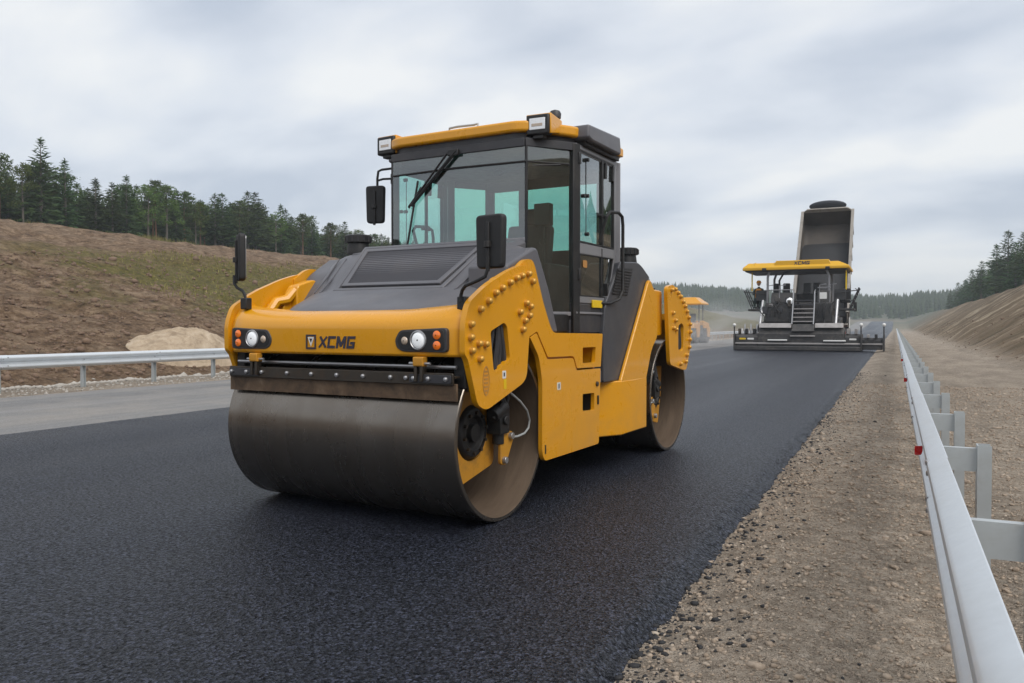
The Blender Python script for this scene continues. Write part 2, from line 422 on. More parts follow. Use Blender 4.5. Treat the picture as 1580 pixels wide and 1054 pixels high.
# dry grass growing in patches on the left bank
grass = a.ramp(a.noise(P, 3.2, 6, .72), [(.3, (.040, .040, .014)), (.55, (.135, .118, .032)), (.75, (.27, .215, .075))])
gy = a.ramp(a.math('ADD', a.math('MULTIPLY', X, -.012), a.math('MULTIPLY', a.noise(P, .10, 5, .6, .3), .55)), [(.55, 0.), (.70, 1.)])
gm = a.math('MULTIPLY', a.ramp(a.math('ADD', a.math('MULTIPLY', a.math('SUBTRACT', Y, 21.5), .055), a.math('MULTIPLY', a.math('SUBTRACT', big, .5), 1.6)), [(.0, 0.), (.34, 1.)]),
            a.ramp(a.math('ADD', a.math('MULTIPLY', X, -.02), a.math('MULTIPLY', a.math('SUBTRACT', mid, .5), .3)), [(.43, 0.), (.50, 1.)]))
gm = a.math('MULTIPLY', gm, a.ramp(a.math('ADD', a.math('MULTIPLY', X, -.01), a.math('MULTIPLY', a.math('SUBTRACT', big, .5), .12)), [(.37, 1.), (.425, 0.)]))
gm = a.math('MULTIPLY', gm, a.ramp(fin, [(.25, .55), (.55, 1.)]))
wood = a.ramp(a.math('MULTIPLY', X, -.01), [(.66, 0.), (.72, 1.)])
soil = a.mix(gm, soil, grass); soil = a.mix(wood, soil, (.045, .050, .022))
# right bank: sandy soil in slanting bands
tilt = a.pos(scale=(.05, .26, .05), rot=(0, 0, R(-6)))
band = a.math('ADD', a.math('MULTIPLY', a.noise(tilt, 1.0, 6, .66, 1.3), .75), a.math('MULTIPLY', a.noise(P, .45, 6, .7, .8), .25))
sand = a.ramp(band, [(.36, (.085, .066, .037)), (.46, (.190, .135, .085)), (.54, (.250, .180, .118)), (.60, (.47, .38, .275))])
sand = a.mix(a.ramp(mid, [(.35, .35), (.65, 0.)]), sand, (.14, .115, .055))
lf = a.ramp(a.math('ADD', a.math('MULTIPLY', X, -.05), a.math('MULTIPLY', a.math('SUBTRACT', mid, .5), .10)), [(.985, 0.), (1.0, 1.)])
rf = a.ramp(a.math('ADD', a.math('MULTIPLY', X, .1), a.math('MULTIPLY', a.math('SUBTRACT', mid, .5), .25)), [(.36, 0.), (.48, 1.)])
farf = a.ramp(a.math('MULTIPLY', Y, .001), [(.20, 0.), (.36, 1.)])
c = a.mix(rf, a.mix(lf, gravel, soil), sand)
c = a.mix(farf, c, a.ramp(a.noise(P, .02, 4, .6), [(.35, (.19, .165, .13)), (.65, (.12, .135, .095))]))
a.set(color=c, rough=.92, spec=.2)
h = a.math('ADD', a.math('MULTIPLY', fin, .8), a.math('MULTIPLY', a.math('SUBTRACT', 1., cells), .25))
b1 = a.bump(a.math('ADD', mid, a.math('MULTIPLY', a.noise(P, 4.5, 6, .75, .8), .7)), 1., .22); b2 = a.bump(h, .85, .035, b1)
M['earth'] = a.m
tag(link('ground', me, 'earth'), 'bare earth and gravel ground with graded banks either side of the road', None, None, 'structure')

# ---- roads
def road_strip(name, cols_, y0, y1, st, mat, edge_noise):
    ys = axis((y0, 18, st), (18, 60, st * 6), (60, 230, st * 24), (230, 420, 12)); vs = []; n = len(cols_)
    for y in ys:
        for i, (x, z, en) in enumerate(cols_):
            dx = en * (fbm(y, i * .3, 2.2, 4) * .6 + fbm(y, i * .3 + 9, 9., 3) * .35) * edge_noise
            vs.append((x + dx, y, z + base(y)))
    fs = [(j*n+i, j*n+i+1, (j+1)*n+i+1, (j+1)*n+i) for j in range(len(ys)-1) for i in range(n-1)]
    me = bpy.data.meshes.new(name); me.from_pydata(vs, [], fs); me.shade_smooth(); me.set_sharp_from_angle(angle=R(50))
    return link(name, me, mat)
a = Mat('fresh_asphalt'); P = a.pos()
vc = a.voro(P, 84); vcol = a.voro(P, 84, out='Color'); vc2 = a.voro(P, 210)
lane = a.noise(a.pos(scale=(1.0, .05, 1)), 1.5, 5, .6); patch = a.noise(P, 1.1, 6, .65); clus = a.noise(P, 42, 4, .75)
g = a.ramp(vcol, [(.15, .30), (.60, 1.1), (.92, 6.0)])
c = a.mix(lane, (.0056, .0063, .0112), (.0098, .0109, .0185)); c = a.mix(1., c, g, 'MULTIPLY')
c = a.mix(a.ramp(patch, [(.40, 0.), (.75, .35)]), c, (.016, .017, .023))
c = a.mix(a.ramp(clus, [(.48, 0.), (.62, .80)]), c, (.0040, .0040, .0052))
X, Y, Z = a.xyz(P)
a.set(color=c, rough=a.math('ADD', a.ramp(clus, [(.3, .33), (.7, .54)]), a.math('MULTIPLY', a.math('SUBTRACT', a.noise(a.pos(scale=(1., .02, 1.)), .55, 3, .5), .5), .30)), spec=a.math('MULTIPLY', a.ramp(vcol, [(.15, .22), (.55, .70), (.9, 1.0)]), a.ramp(clus, [(.42, 1.0), (.62, .25)])))
a.p.inputs['Specular Tint'].default_value = (.80, .90, 1.0, 1)
b1 = a.bump(a.math('ADD', a.math('MULTIPLY', clus, 1.3), a.math('MULTIPLY', vc, 1.2)), .8, .010); b2 = a.bump(vc2, .35, .004, b1)
M['fresh_asphalt'] = a.m
a = Mat('old_asphalt'); P = a.pos()
st_ = a.noise(a.pos(scale=(1, .03, 1)), 1.3, 6, .65); pt = a.noise(P, .7, 6, .66); gr = a.voro(P, 70, out='Color')
c = a.ramp(st_, [(.3, (.120, .118, .118)), (.55, (.185, .181, .179)), (.72, (.245, .238, .232))])
c = a.mix(a.ramp(pt, [(.42, 0.), (.7, .6)]), c, (.31, .275, .235)); c = a.mix(.22, c, a.ramp(gr, [(.2, .07), (.8, .36)]))
a.set(color=c, rough=.88, spec=.3); a.bump(a.noise(P, 45, 4, .7), .5, .008); M['old_asphalt'] = a.m
tag(road_strip('old_road', [(OLD_L - .25, -.070, .8), (OLD_L, -.050, 1.), (-13, -.046, 0), (ROAD_L + .15, -.046, 0)], -20, 520, .25, 'old_asphalt', .12), 'worn pale grey old road surface beside the fresh asphalt', None, None, 'structure')
tag(road_strip('fresh_road', [(ROAD_L - .02, -.042, .6), (ROAD_L + .02, -.003, .6), (-9, 0, 0), (-6, 0, 0), (-3, 0, 0), (-1.34, 0, 0), (-1.19, -.003, .3), (-1.13, -.012, .5), (-1.09, -.036, .7), (-1.05, -.062, 1.0), (-1.00, -.084, 1.2)], -20, 520, .05, 'fresh_asphalt', .055), 'freshly laid black asphalt road surface', None, None, 'structure')

# ---- loose stones (uncountable)
ICO_V = []
t_ = (1 + 5 ** .5) / 2
for p in [(-1,t_,0),(1,t_,0),(-1,-t_,0),(1,-t_,0),(0,-1,t_),(0,1,t_),(0,-1,-t_),(0,1,-t_),(t_,0,-1),(t_,0,1),(-t_,0,-1),(-t_,0,1)]: ICO_V.append(np.array(p) / 1.902)
ICO_V = np.array(ICO_V)
ICO_F = np.array([(0,11,5),(0,5,1),(0,1,7),(0,7,10),(0,10,11),(1,5,9),(5,11,4),(11,10,2),(10,7,6),(7,1,8),(3,9,4),(3,4,2),(3,2,6),(3,6,8),(3,8,9),(4,9,5),(2,4,11),(6,2,10),(8,6,7),(9,8,1)])
def stones(name, pts, sizes, mat, seed=1, flat=.62, sink=.25):
    rg = np.random.default_rng(seed); n = len(pts)
    v = ICO_V[None] * (1 + rg.uniform(-.22, .22, (n, 12, 1)))
    v = v * np.stack([rg.uniform(.75, 1.35, n), rg.uniform(.6, 1.1, n), np.full(n, flat) * rg.uniform(.7, 1.25, n)], 1)[:, None, :]
    a_ = rg.uniform(0, 6.283, n); tl = rg.uniform(-.5, .5, n); ca, sa = np.cos(a_), np.sin(a_); ct, st2 = np.cos(tl), np.sin(tl)
    x, y, z = v[..., 0], v[..., 1], v[..., 2]
    y, z = y * ct[:, None] - z * st2[:, None], y * st2[:, None] + z * ct[:, None]
    x, y = x * ca[:, None] - y * sa[:, None], x * sa[:, None] + y * ca[:, None]
    v = np.stack([x, y, z], 2) * np.array(sizes)[:, None, None]
    p = np.array(pts); p[:, 2] += np.array(sizes) * flat * (1 - 2 * sink) * .5
    v = (v + p[:, None, :]).reshape(-1, 3); f = (ICO_F[None] + (np.arange(n) * 12)[:, None, None]).reshape(-1, 3)
    me = bpy.data.meshes.new(name); me.vertices.add(len(v)); me.vertices.foreach_set('co', v.ravel().astype(np.float32))
    me.loops.add(f.size); me.loops.foreach_set('vertex_index', f.ravel().astype(np.int32))
    me.polygons.add(len(f)); me.polygons.foreach_set('loop_start', np.arange(0, f.size, 3).astype(np.int32)); me.update(); me.validate()
    me.shade_smooth()
    return link(name, me, mat)
a = Mat('gravel_stone'); P = a.pos(); n = a.noise(P, 38, 2); n2 = a.voro(P, 24, out='Color')
g = a.node('ShaderNodeObjectInfo')
a.set(color=a.mix(.55, a.ramp(n2, [(.1, (.15, .115, .088)), (.45, (.32, .255, .195)), (.75, (.43, .36, .29)), (.95, (.60, .54, .46))]), a.ramp(n, [(.3, (.21, .16, .118)), (.7, (.43, .345, .265))])), rough=.88, spec=.3)
M['gravel_stone'] = a.m
rg = random.Random(3)
pts, szs = [], []
while len(pts) < 46000:
    y = 1.2 + 20 * rg.random() ** 2.1; x = rg.uniform(ROAD_R + .06, 3.4)
    if y > 9 and rg.random() < .3: continue
    s_ = min(.034, .0034 + .0032 * rg.expovariate(1.0)) * (1 + y * .05) * (2.0 if rg.random() < .012 else 1)
    pts.append((x, y, zground(x, y))); szs.append(s_)
tag(stones('gravel', pts, szs, 'gravel_stone', 2), 'loose tan gravel scattered over the verge beside the steel barrier', 'gravel', None, 'stuff')
pts, szs = [], []
while len(pts) < 3000:
    y = 1.2 + 26 * rg.random() ** 1.8; d = rg.expovariate(1 / .16); 
    if d > .95: continue
    x = ROAD_R + .03 + d; pts.append((x, y, zground(x, y))); szs.append(min(.024, rg.uniform(.004, .009) + .004 * rg.expovariate(1.)))
tag(stones('asphalt_crumbs', pts, szs, 'hot_mix', 4), 'black crumbs of asphalt spilled along the edge of the fresh road', 'asphalt crumbs', None, 'stuff')
pts, szs = [], []
for _ in range(5200):
    y = rg.uniform(4, 60); x = -18.9 - abs(rg.gauss(0, .55)) + .3; pts.append((x, y, zground(x, y))); szs.append(rg.uniform(.03, .10) * (1.5 if rg.random() < .1 else 1))
for _ in range(2200):
    y = rg.uniform(4, 50); x = rg.uniform(-18.3, -16.5); pts.append((x, y, -.07)); szs.append(rg.uniform(.012, .04))
tag(stones('rubble', pts, szs, 'stone_grey', 5), 'pale broken stone lining the ditch behind the far barrier', 'rubble', None, 'stuff')
pts, szs = [], []
for _ in range(11000):
    y = 8 + 62 * rg.random() ** 1.4; x = -20.3 - 18 * rg.random() ** 1.3; pts.append((x, y, zground(x, y))); szs.append(.018 + .028 * rg.expovariate(1.))
for _ in range(900):
    y = rg.uniform(14, 150); x = rg.uniform(3.6, 7.5); pts.append((x, y, zground(x, y))); szs.append(.012 + .02 * rg.expovariate(1.))
M['clod'] = simple('clod', (.17, .112, .076), .95, var=.4, scale=2.).m
tag(stones('earth_clods', pts, szs, 'clod', 6, flat=.8), 'brown clods of earth strewn over the bare banks', 'earth clods', None, 'stuff')

# ---- pile of pale sand at the foot of the bank
mb = MB(); cx_, cy_ = -21.9, 19.9; n = 64; m = 26; rings = []
for i in range(m + 1):
    t = i / m; ring = []
    for k in range(n):
        an = 6.283185 * k / n; rr = (1 + .16 * noise.noise(Vector((math.cos(an) * 1.6, math.sin(an) * 1.6, 1.)))) * max(.02, t)
        x = cx_ + 1.5 * rr * math.cos(an); y = cy_ + 2.45 * rr * math.sin(an)
        hgt = .98 * (1 - t ** 1.9) * (1 + .22 * fbm(x, y, .8, 3)) + .13 * fbm(x, y, 2.6, 5) * (1 - t * .6)
        ring.append((x, y, zground(x, y, False) - .12 + hgt))
    rings.append(ring)
mb.rings(rings[::-1])
a = Mat('pale_sand'); P = a.pos(); n1 = a.noise(P, 2.2, 6, .7, .5)
a.set(color=a.ramp(n1, [(.3, (.24, .18, .122)), (.52, (.42, .33, .235)), (.72, (.52, .43, .325))]), rough=.95, spec=.2); a.bump(a.noise(P, 5, 6, .7), .9, .08); M['pale_sand'] = a.m
o = mb.build('sand_pile', 'pale_sand', None, 0, 60)
tag(o, 'mound of pale sand heaped at the foot of the brown bank', 'sand pile')

# ---- guard rails
W = [(.080,.757),(.012,.718),(.002,.706),(.000,.698),(.000,.678),(.002,.670),(.012,.660),(.068,.624),(.080,.612),(.082,.604),(.082,.592),(.080,.584),(.068,.572),(.012,.536),(.002,.526),(.000,.518),(.000,.498),(.002,.490),(.012,.478),(.080,.439)]
def beam_mesh(x0, sgn, length):
    """W-shaped steel strip, thin but solid; sgn +1 shows its face to -x"""
    front = [(x0 + sgn * dx, z) for dx, z in W]; back = [(x0 + sgn * (dx + .004), z) for dx, z in reversed(W)]
    ring = front + back
    return MB().rings([[(x, 0, z) for x, z in ring], [(x, length, z) for x, z in ring]])
def guard_rail(name, label, x0, sgn, y0, y1, post_dy, phase, spacer, reflect_y):
    root = empty(name, (x0, y0, 0)); tag(root, label, 'guard rail')
    L = 4.0
    bm_ = beam_mesh(0, sgn, L + .16).mesh('beam', 22)
    n = int((y1 - y0) / L); kk = 0
    for i in range(n):
        o = link('beam', bm_, 'galvanised', root, loc=(sgn * -.003 * (i % 2), i * L, .0 + .0015 * (i % 3)))
    cm = MB(); cm.box((-.035, -.004, 0), (.035, .05, .752)) if False else None
    pm = MB().prism([(-.035, -.05), (.035, -.05), (.035, -.044), (-.029, -.044), (-.029, .044), (.035, .044), (.035, .05), (-.035, .05)], -.25, .735 if spacer else .70, 'z').mesh('post', 30)
    bolt = MB().cyl((-.004, 0, 0), (.012, 0, 0), .014, 6).sphere((-.006, 0, 0), .017, 8, 4, (.5, 1, 1)).mesh('bolt', 40)
    if spacer: sm = MB().prism([(-.022, .585), (.022, .585), (.022, .715), (.018, .715), (.018, .590), (-.022, .590)], 0, .235, 'x').prism([(-.022, .709), (.018, .709), (.018, .715), (-.022, .715)], 0, .235, 'x').prism([(-.022, .59), (-.017, .59), (-.017, .709), (-.022, .709)], 0, .235, 'x').mesh('spacer', 30)
    y = phase
    while y < y1:
        px = sgn * (.082 + (.25 if spacer else .040))
        if spacer:
            link('spacer', sm, 'galv_post', root, loc=(sgn * .084, y - y0, 0)); px = sgn * (.30)
        link('post', pm, 'galv_post', root, loc=(px, y - y0, 0))
        b = link('bolt', bolt, 'steel_light', root, loc=(sgn * .078, y - y0, .598))
        if sgn < 0: b.rotation_euler = (0, 0, math.pi)
        y += post_dy if y < 90 else post_dy * 2
    for i in range(1, int(44 / L)):
        for dz in (.690, .506):
            for dy in (.03, .13):
                b = link('lap_bolt', bolt, 'steel_light', root, loc=(sgn * .004, i * L + dy, dz - .018 + .036 * (dy > .1)))
                if sgn < 0: b.rotation_euler = (0, 0, math.pi)
    rm = MB().prism(rpoly([(-.026, .570), (.016, .570), (.026, .595), (.026, .628), (-.026, .628)], .006, 2), 0, .006, 'x').mesh('reflector', 30)
    rm2 = MB().prism([(-.042, .560), (.030, .560), (.034, .574), (-.042, .574)], -.001, .007, 'x').mesh('reflector', 30)
    for y in reflect_y:
        o = link('reflector', rm, 'red_reflector', root, loc=(-.012 * sgn - (.006 if sgn < 0 else 0), y - y0, 0))
        o.rotation_euler = (0, 0, sgn * R(-58))
    return root
GR_X = .150
guard_rail('guard_rail', 'galvanised steel crash barrier with red reflectors along the gravel verge nearest the camera', GR_X, 1, -3.6, 226, 1.9, -.55, True, [5.75, 13.2, 20.8])
guard_rail('guard_rail', 'galvanised steel crash barrier across the road in front of the left earth bank', -17.5, -1, -1.2, 226, 2.03, .62, False, [])
# ================================================================== THE ROAD ROLLER
# local frame: +x its near side, -y its front, origin on the road below the front drum
roller = empty('road_roller', (-3.595, 5.19, 0), R(-3.6))
tag(roller, 'large yellow tandem road roller with glazed cab and two steel drums on fresh asphalt', 'road roller')
DR, DW, WB = .627, 1.06, 3.75
def arc(cx, cy, r, a0, a1, n=8):
    return [(cx + r * math.cos(R(lerp(a0, a1, i / n))), cy + r * math.sin(R(lerp(a0, a1, i / n)))) for i in range(n + 1)]

# ---- drums
def make_drum(y0, flip):
    mb = MB(); r = DR; th = .030
    prof = [(-DW + .30, r - th), (-DW, r - th), (-DW, r - .006), (-DW + .006, r), (DW - .006, r), (DW, r - .006)]
    d = MB().lathe(prof[1:] + [(DW, r - th)], (0, y0, r), 'x', 96).build('drum', 'drum_steel', roller, 0, 30)
    MB().lathe([(DW - .0005, r - th + .001), (DW - .012, r - th), (.50, r - th - .004), (.50, .02)], (0, y0, r), 'x', 64).build('inner_wall', 'drum_inner', d, 0, 30)
    MB().lathe([(-DW + .0005, r - th + .001), (-DW + .012, r - th), (-.50, r - th - .004), (-.50, .02)], (0, y0, r), 'x', 64).build('inner_wall', 'drum_inner', d, 0, 30)
    MB().lathe([(.505, .40), (.56, .40), (.56, .34), (.60, .30), (.60, .02)], (0, y0, r), 'x', 40).build('drum_flange', 'steel_dark', d, 0, 30)
    for s in (1, -1):
        f = -1 if flip else 1
        Y = lambda p: (y0 + f * p[0], p[1])
        # yellow hanger plate that carries the drum
        sup = [(-.36, .93), (-.34, .62), (-.235, .268), (.219, .362), (.225, .60), (.14, .62), (.16, .93)]
        hole = arc(-.085, .628, .205, 0, 360, 28)[:-1]
        x0, x1 = sorted((s * .800, s * .850))
        MB().prism([Y(p) for p in rpoly(sup, [0, .05, .03, .05, .04, .04, 0])], x0, x1, 'x', [[Y(p) for p in hole]]).build('drum_hanger', 'yellow_worn', d, .004)
        cy = y0 + f * -.085
        mo = MB().lathe([(s * t, q) for t, q in [(.60, .20), (.79, .20), (.84, .195), (.87, .17), (.875, .125), (.845, .11), (.845, .07), (.885, .065), (.89, .0)]], (0, cy, .628), 'x', 36).build('hub_motor', 'black', d, .003)
        for k in range(10):
            an = 6.283 * k / 10 + .2; c0 = (s * .868, cy + .145 * math.cos(an), .628 + .145 * math.sin(an))
            MB().cyl(c0, (s * .892, c0[1], c0[2]), .014, 6).build('bolt', 'steel_dark', mo)
        # brake / port block and fittings
        blk = MB().box((min(s*.86, s*.98), min(y0+f*.10, y0+f*.24), .60), (max(s*.86, s*.98), max(y0+f*.10, y0+f*.24), .80))
        blk.cyl((s * .92, y0 + f * .17, .60), (s * .92, y0 + f * .17, .52), .045, 12); blk.cyl((s * .94, y0 + f * .05, .74), (s * .94, y0 + f * .22, .80), .05, 14)
        blk.cyl((s * .98, y0 + f * .17, .70), (s * 1.0, y0 + f * .17, .70), .035, 10)
        blk.build('valve_block', 'black', d, .006)
        for q in ((.12, .80, .08), (.18, .86, .05), (.05, .83, .10)):
            MB().tube([(s * .95, y0 + f * q[0], .72), (s * .97, y0 + f * (q[0] + q[2]), q[1]), (s * .93, y0 + f * (q[0] + q[2] * .6), q[1] + .14), (s * .88, y0 + f * q[0], q[1] + .26)], .016, 8).build('hose', 'rubber', d)
        lk = rpoly([(.155, .625), (.33, .600), (.345, .545), (.225, .352), (.145, .372)], .03)
        l = MB().prism([Y(p) for p in lk], min(s * .93, s * .955), max(s * .93, s * .955)).build('tie_link', 'yellow_worn', d, .004)
        for p in ((.285, .57), (.19, .40)):
            q = Y(p); MB().cyl((s * .955, q[0], q[1]), (s * .985, q[0], q[1]), .026, 12).build('pin', 'steel_light', l, .003)
        MB().tube([(s * .97, y0 + f * p[0], p[1]) for p in [(.26, .90), (.42, .82), (.53, .74), (.575, .66), (.555, .60), (.49, .565), (.38, .555), (.29, .56)]], .0085, 8).build('cable', 'galv_post', d)
    return d
make_drum(0, False); make_drum(WB, True)

# ---- front cross frame and bumper
BY = -.605
prof = [(BY + .012, 1.195), (BY, 1.21), (BY, 1.395), (BY + .018, 1.440), (BY + .062, 1.482), (BY + .13, 1.508), (BY + .24, 1.520), (BY + .24, 1.46), (BY + .06, 1.195)]
prof = rpoly(prof, [.004, .004, .02, .02, .03, .03, 0, 0, 0], 3)
def bumper(y_of, name='bumper'):
    xs = [-1.085, -1.075, -1.06, -1.03, -.98, -.90, -.6, -.3, 0, .3, .6, .90, .98, 1.03, 1.06, 1.075, 1.085]; rings = []
    for x in xs:
        e = max(0, (abs(x) - .93) / .155); bow = -.030 * (1 - (x / 1.085) ** 2); ring = []
        rise = .045 * max(0, (abs(x) - .45) / .6) ** 2
        for (y, z) in prof:
            up = max(0, min(1, (z - 1.40) / .10))
            ring.append((x, y_of(y + bow + .055 * e ** 2.4), z + up * rise))
        rings.append(ring)
    return MB().rings(rings).build(name, 'yellow', roller, 0, 32)
front_bumper = bumper(lambda y: y); bumper(lambda y: WB - y, 'rear_bumper')
# dark cavity behind the bumper: cross tube and back plate
MB().box((-1.05, -.30, 1.30), (1.05, -.24, 1.50)).box((-1.05, -.55, 1.435), (1.05, -.24, 1.455)).build('cross_beam', 'black', roller, .004)
for s in (1, -1): MB().box((min(s*.98, s*1.07), -.52, .98), (max(s*.98, s*1.07), -.20, 1.42)).build('end_bracket', 'black', roller, .01)
sm = MB().tube([(-1.02, -.545, 1.125), (1.02, -.545, 1.125)], .013, 8).build('spray_pipe', 'steel_light', roller)
# scraper: steel bar with bolts, rubber strip resting on the drum
bar = MB().prism(rpoly([(-1.03, 1.010), (1.045, 1.010), (1.045, 1.090), (-1.03, 1.090)], .012), -.628, -.610, 'y').build('scraper', 'steel_dark', roller, .003)
MB().box((-1.045, -.608, .905), (1.06, -.588, 1.02)).build('scraper_strip', 'scraper_rust', bar, .002)
MB().box((-1.03, -.60, 1.055), (1.045, -.54, 1.070)).build('scraper_flange', 'steel_dark', bar, .002)
for x0, x1 in ((-1.02, -.71), (.70, 1.035)): MB().prism(rpoly([(x0, 1.022), (x1, 1.022), (x1, 1.078), (x0, 1.078)], .012), -.640, -.629, 'y').build('clamp_plate', 'dark_grey', bar, .002)
bm_ = MB().cyl((0, 0, 0), (0, -.012, 0), .0155, 8).sphere((0, -.012, 0), .014, 8, 5, (1, .6, 1)).mesh('bolt', 40)
for x in (-.99, -.83, -.68, -.42, -.18, .06, .30, .54, .67, .74, .86, 1.0):
    link('bolt', bm_, 'steel_light', bar, loc=(x, -.640 if (x < -.7 or x > .69) else -.628, 1.052))
for x in (-.745, .785):
    h = MB().box((x - .035, -.655, 1.03), (x - .012, -.60, 1.165)).box((x + .012, -.655, 1.03), (x + .035, -.60, 1.165)).build('scraper_hinge', 'steel_dark', bar, .003)
    MB().cyl((x - .085, -.632, 1.150), (x + .085, -.632, 1.150), .010, 8).build('hinge_pin', 'steel_light', h)
    MB().prism(rpoly([(-.66, 1.13), (-.60, 1.13), (-.60, 1.195), (-.66, 1.195)], .012), x - .04, x + .04, 'x').build('hinge_block', 'yellow_worn', h, .005)
# ---- head lamps
for s in (1, -1):
    fx = lambda x: s * x
    def yb(x): return BY - .030 * (1 - (x / 1.085) ** 2) + .055 * max(0, (abs(x) - .93) / .155) ** 2.4
    out = rpoly([(.575, 1.305), (.615, 1.372), (.985, 1.388), (1.000, 1.372), (1.000, 1.240), (.985, 1.226), (.640, 1.226), (.590, 1.252)], [.02, .03, .02, .02, .02, .02, .03, .02], 3)
    hl = MB().prism([(fx(x), z) for x, z in out], -.632, -.56, 'y').build('head_lamp', 'dark_grey', roller, .005)
    inn = [(.5 * 0 + (x - .80) * .90 + .80, (z - 1.305) * .84 + 1.305) for x, z in out]
    MB().prism([(fx(x), z) for x, z in inn], -.636, -.620, 'y').build('lamp_panel', 'black', hl, .002)
    l = MB().lathe([(-.648, .006), (-.647, .03), (-.643, .048), (-.636, .055), (-.62, .055)], (fx(.775), 0, 1.305), 'y', 28).build('lamp_lens', 'lamp_white', hl, 0, 50)
    MB().lathe([(-.640, .056), (-.645, .060), (-.642, .066), (-.63, .068)], (fx(.775), 0, 1.305), 'y', 28).build('lamp_ring', 'steel_light', hl, 0, 50)
    for dz in (.034, -.034): MB().lathe([(-.648, .004), (-.646, .018), (-.640, .029), (-.62, .032)], (fx(.925), 0, 1.306 + dz), 'y', 20).build('indicator_lens', 'lamp_amber', hl, 0, 50)
    MB().lathe([(-.646, .004), (-.644, .018), (-.636, .028), (-.62, .030)], (fx(.660), 0, 1.300), 'y', 18).build('marker_lens', 'lamp_clear', hl, 0, 50)
# ---- maker's plate and lettering on the bumper
o = block_letters('XCMG', .086, .070, .0185, .011, .16, .003).build('lettering', 'decal_dark', front_bumper); o.location = (.060, BY - .0300, 1.285)
em = MB().prism([(-.225, 1.233), (-.130, 1.233), (-.130, 1.338), (-.225, 1.338)], BY - .034, BY - .020, 'y', [[(-.213, 1.246), (-.213, 1.325), (-.142, 1.325), (-.142, 1.246)]]).build('emblem', 'decal_dark', front_bumper)
MB().prism([(-.208, 1.320), (-.147, 1.320), (-.1775, 1.252)], BY - .034, BY - .022, 'y', [[(-.194, 1.309), (-.1775, 1.274), (-.161, 1.309)]]).build('emblem_mark', 'white_paint', em)
MB().prism([(-.190, 1.306), (-.165, 1.306), (-.1775, 1.279)], BY - .033, BY - .022, 'y').build('emblem_mark', 'decal_dark', em)

# ---- bolted fork plates beside the drums
PL = [(-.329, .826), (-.44, .868), (-.560, 1.176), (-.600, 1.215), (-.600, 1.42), (-.545, 1.555), (-.321, 1.680), (-.027, 1.793), (.158, 1.844), (.285, 1.850), (.365, 1.766), (.288, 1.316), (.250, 1.025), (.189, .978)]
PLR = [.06, .05, .03, .02, .06, .05, .08, .08, .05, .07, .06, .05, .06, .05]
WIN = rpoly([(-.276, 1.363), (-.087, 1.425), (-.045, 1.397), (-.003, 1.165), (-.210, 1.078), (-.235, 1.100)], .025, 3)
BOLTS = [(.261, 1.786), (.325, 1.734), (.158, 1.766), (.081, 1.746), (-.017, 1.710), (-.127, 1.666), (-.218, 1.629), (-.312, 1.570), (-.417, 1.513), (.226, 1.569), (.130, 1.502), (.273, 1.477), (-.535, 1.413), (-.540, 1.326), (-.525, 1.239), (-.436, 1.283), (-.354, 1.278), (-.424, 1.180), (.173, 1.375), (.290, 1.545), (.205, 1.44)]
RPL = [(3.500, 1.800), (3.545, 1.840), (3.70, 1.862), (3.98, 1.78), (4.203, 1.654), (4.36, 1.50), (4.40, 1.376), (4.36, 1.12), (4.214, .883), (4.05, .895), (3.613, .972), (3.565, 1.235)]
RWIN = rpoly([(3.90, 1.40), (4.02, 1.435), (4.10, 1.40), (4.085, 1.127), (4.0, 1.10), (3.899, 1.132)], .03, 3)
RBOLTS = [(3.63, 1.80), (3.756, 1.812), (3.86, 1.775), (3.955, 1.735), (4.05, 1.68), (4.13, 1.63), (4.20, 1.57), (4.27, 1.50), (4.32, 1.42), (4.335, 1.33), (4.31, 1.24), (4.294, 1.15), (3.682, 1.546), (3.770, 1.462), (3.70, 1.377), (3.79, 1.36), (4.20, 1.06), (4.16, .985), (3.964, .966)]
bolt_me = MB().cyl((0, 0, 0), (.022, 0, 0), .024, 10).sphere((.022, 0, 0), .022, 10, 6, (.8, 1, 1)).mesh('bolt', 40)
def fork_plate(poly, rad, win, bolts, nm):
    for s in (1, -1):
        x0, x1 = sorted((s * 1.078, s * 1.120))
        p = MB().prism(rpoly(poly, rad, 5), x0, x1, 'x', [win]).build(nm, 'yellow', roller, .010, 35, 3)
        wy = [q[0] for q in win]; wz = [q[1] for q in win]
        for k in range(5):
            t = (k + .5) / 5; y = lerp(min(wy) + .02, max(wy) - .02, t)
            pts = [(s * (1.078 - .012 * (k % 2)), y + .03 * math.sin(z_ * 9 + k), z_) for z_ in [lerp(min(wz) - .08, max(wz) + .08, i / 6) for i in range(7)]]
            MB().tube(pts, .020, 8).build('hose', 'dark_grey', p)
        MB().box((min(s*.98, s*.985), min(wy) - .05, min(wz) - .06), (max(s*.98, s*.985), max(wy) + .05, max(wz) + .06)).build('window_backing', 'black', p)
        for y, z in bolts:
            o = link('bolt', bolt_me, 'bolt_gold', p, loc=(s * 1.119, y, z))
            if s < 0: o.rotation_euler = (0, 0, math.pi)
    return
fork_plate(PL, PLR, WIN, BOLTS, 'fork_plate')
fork_plate(RPL, .05, RWIN, RBOLTS, 'rear_fork_plate')
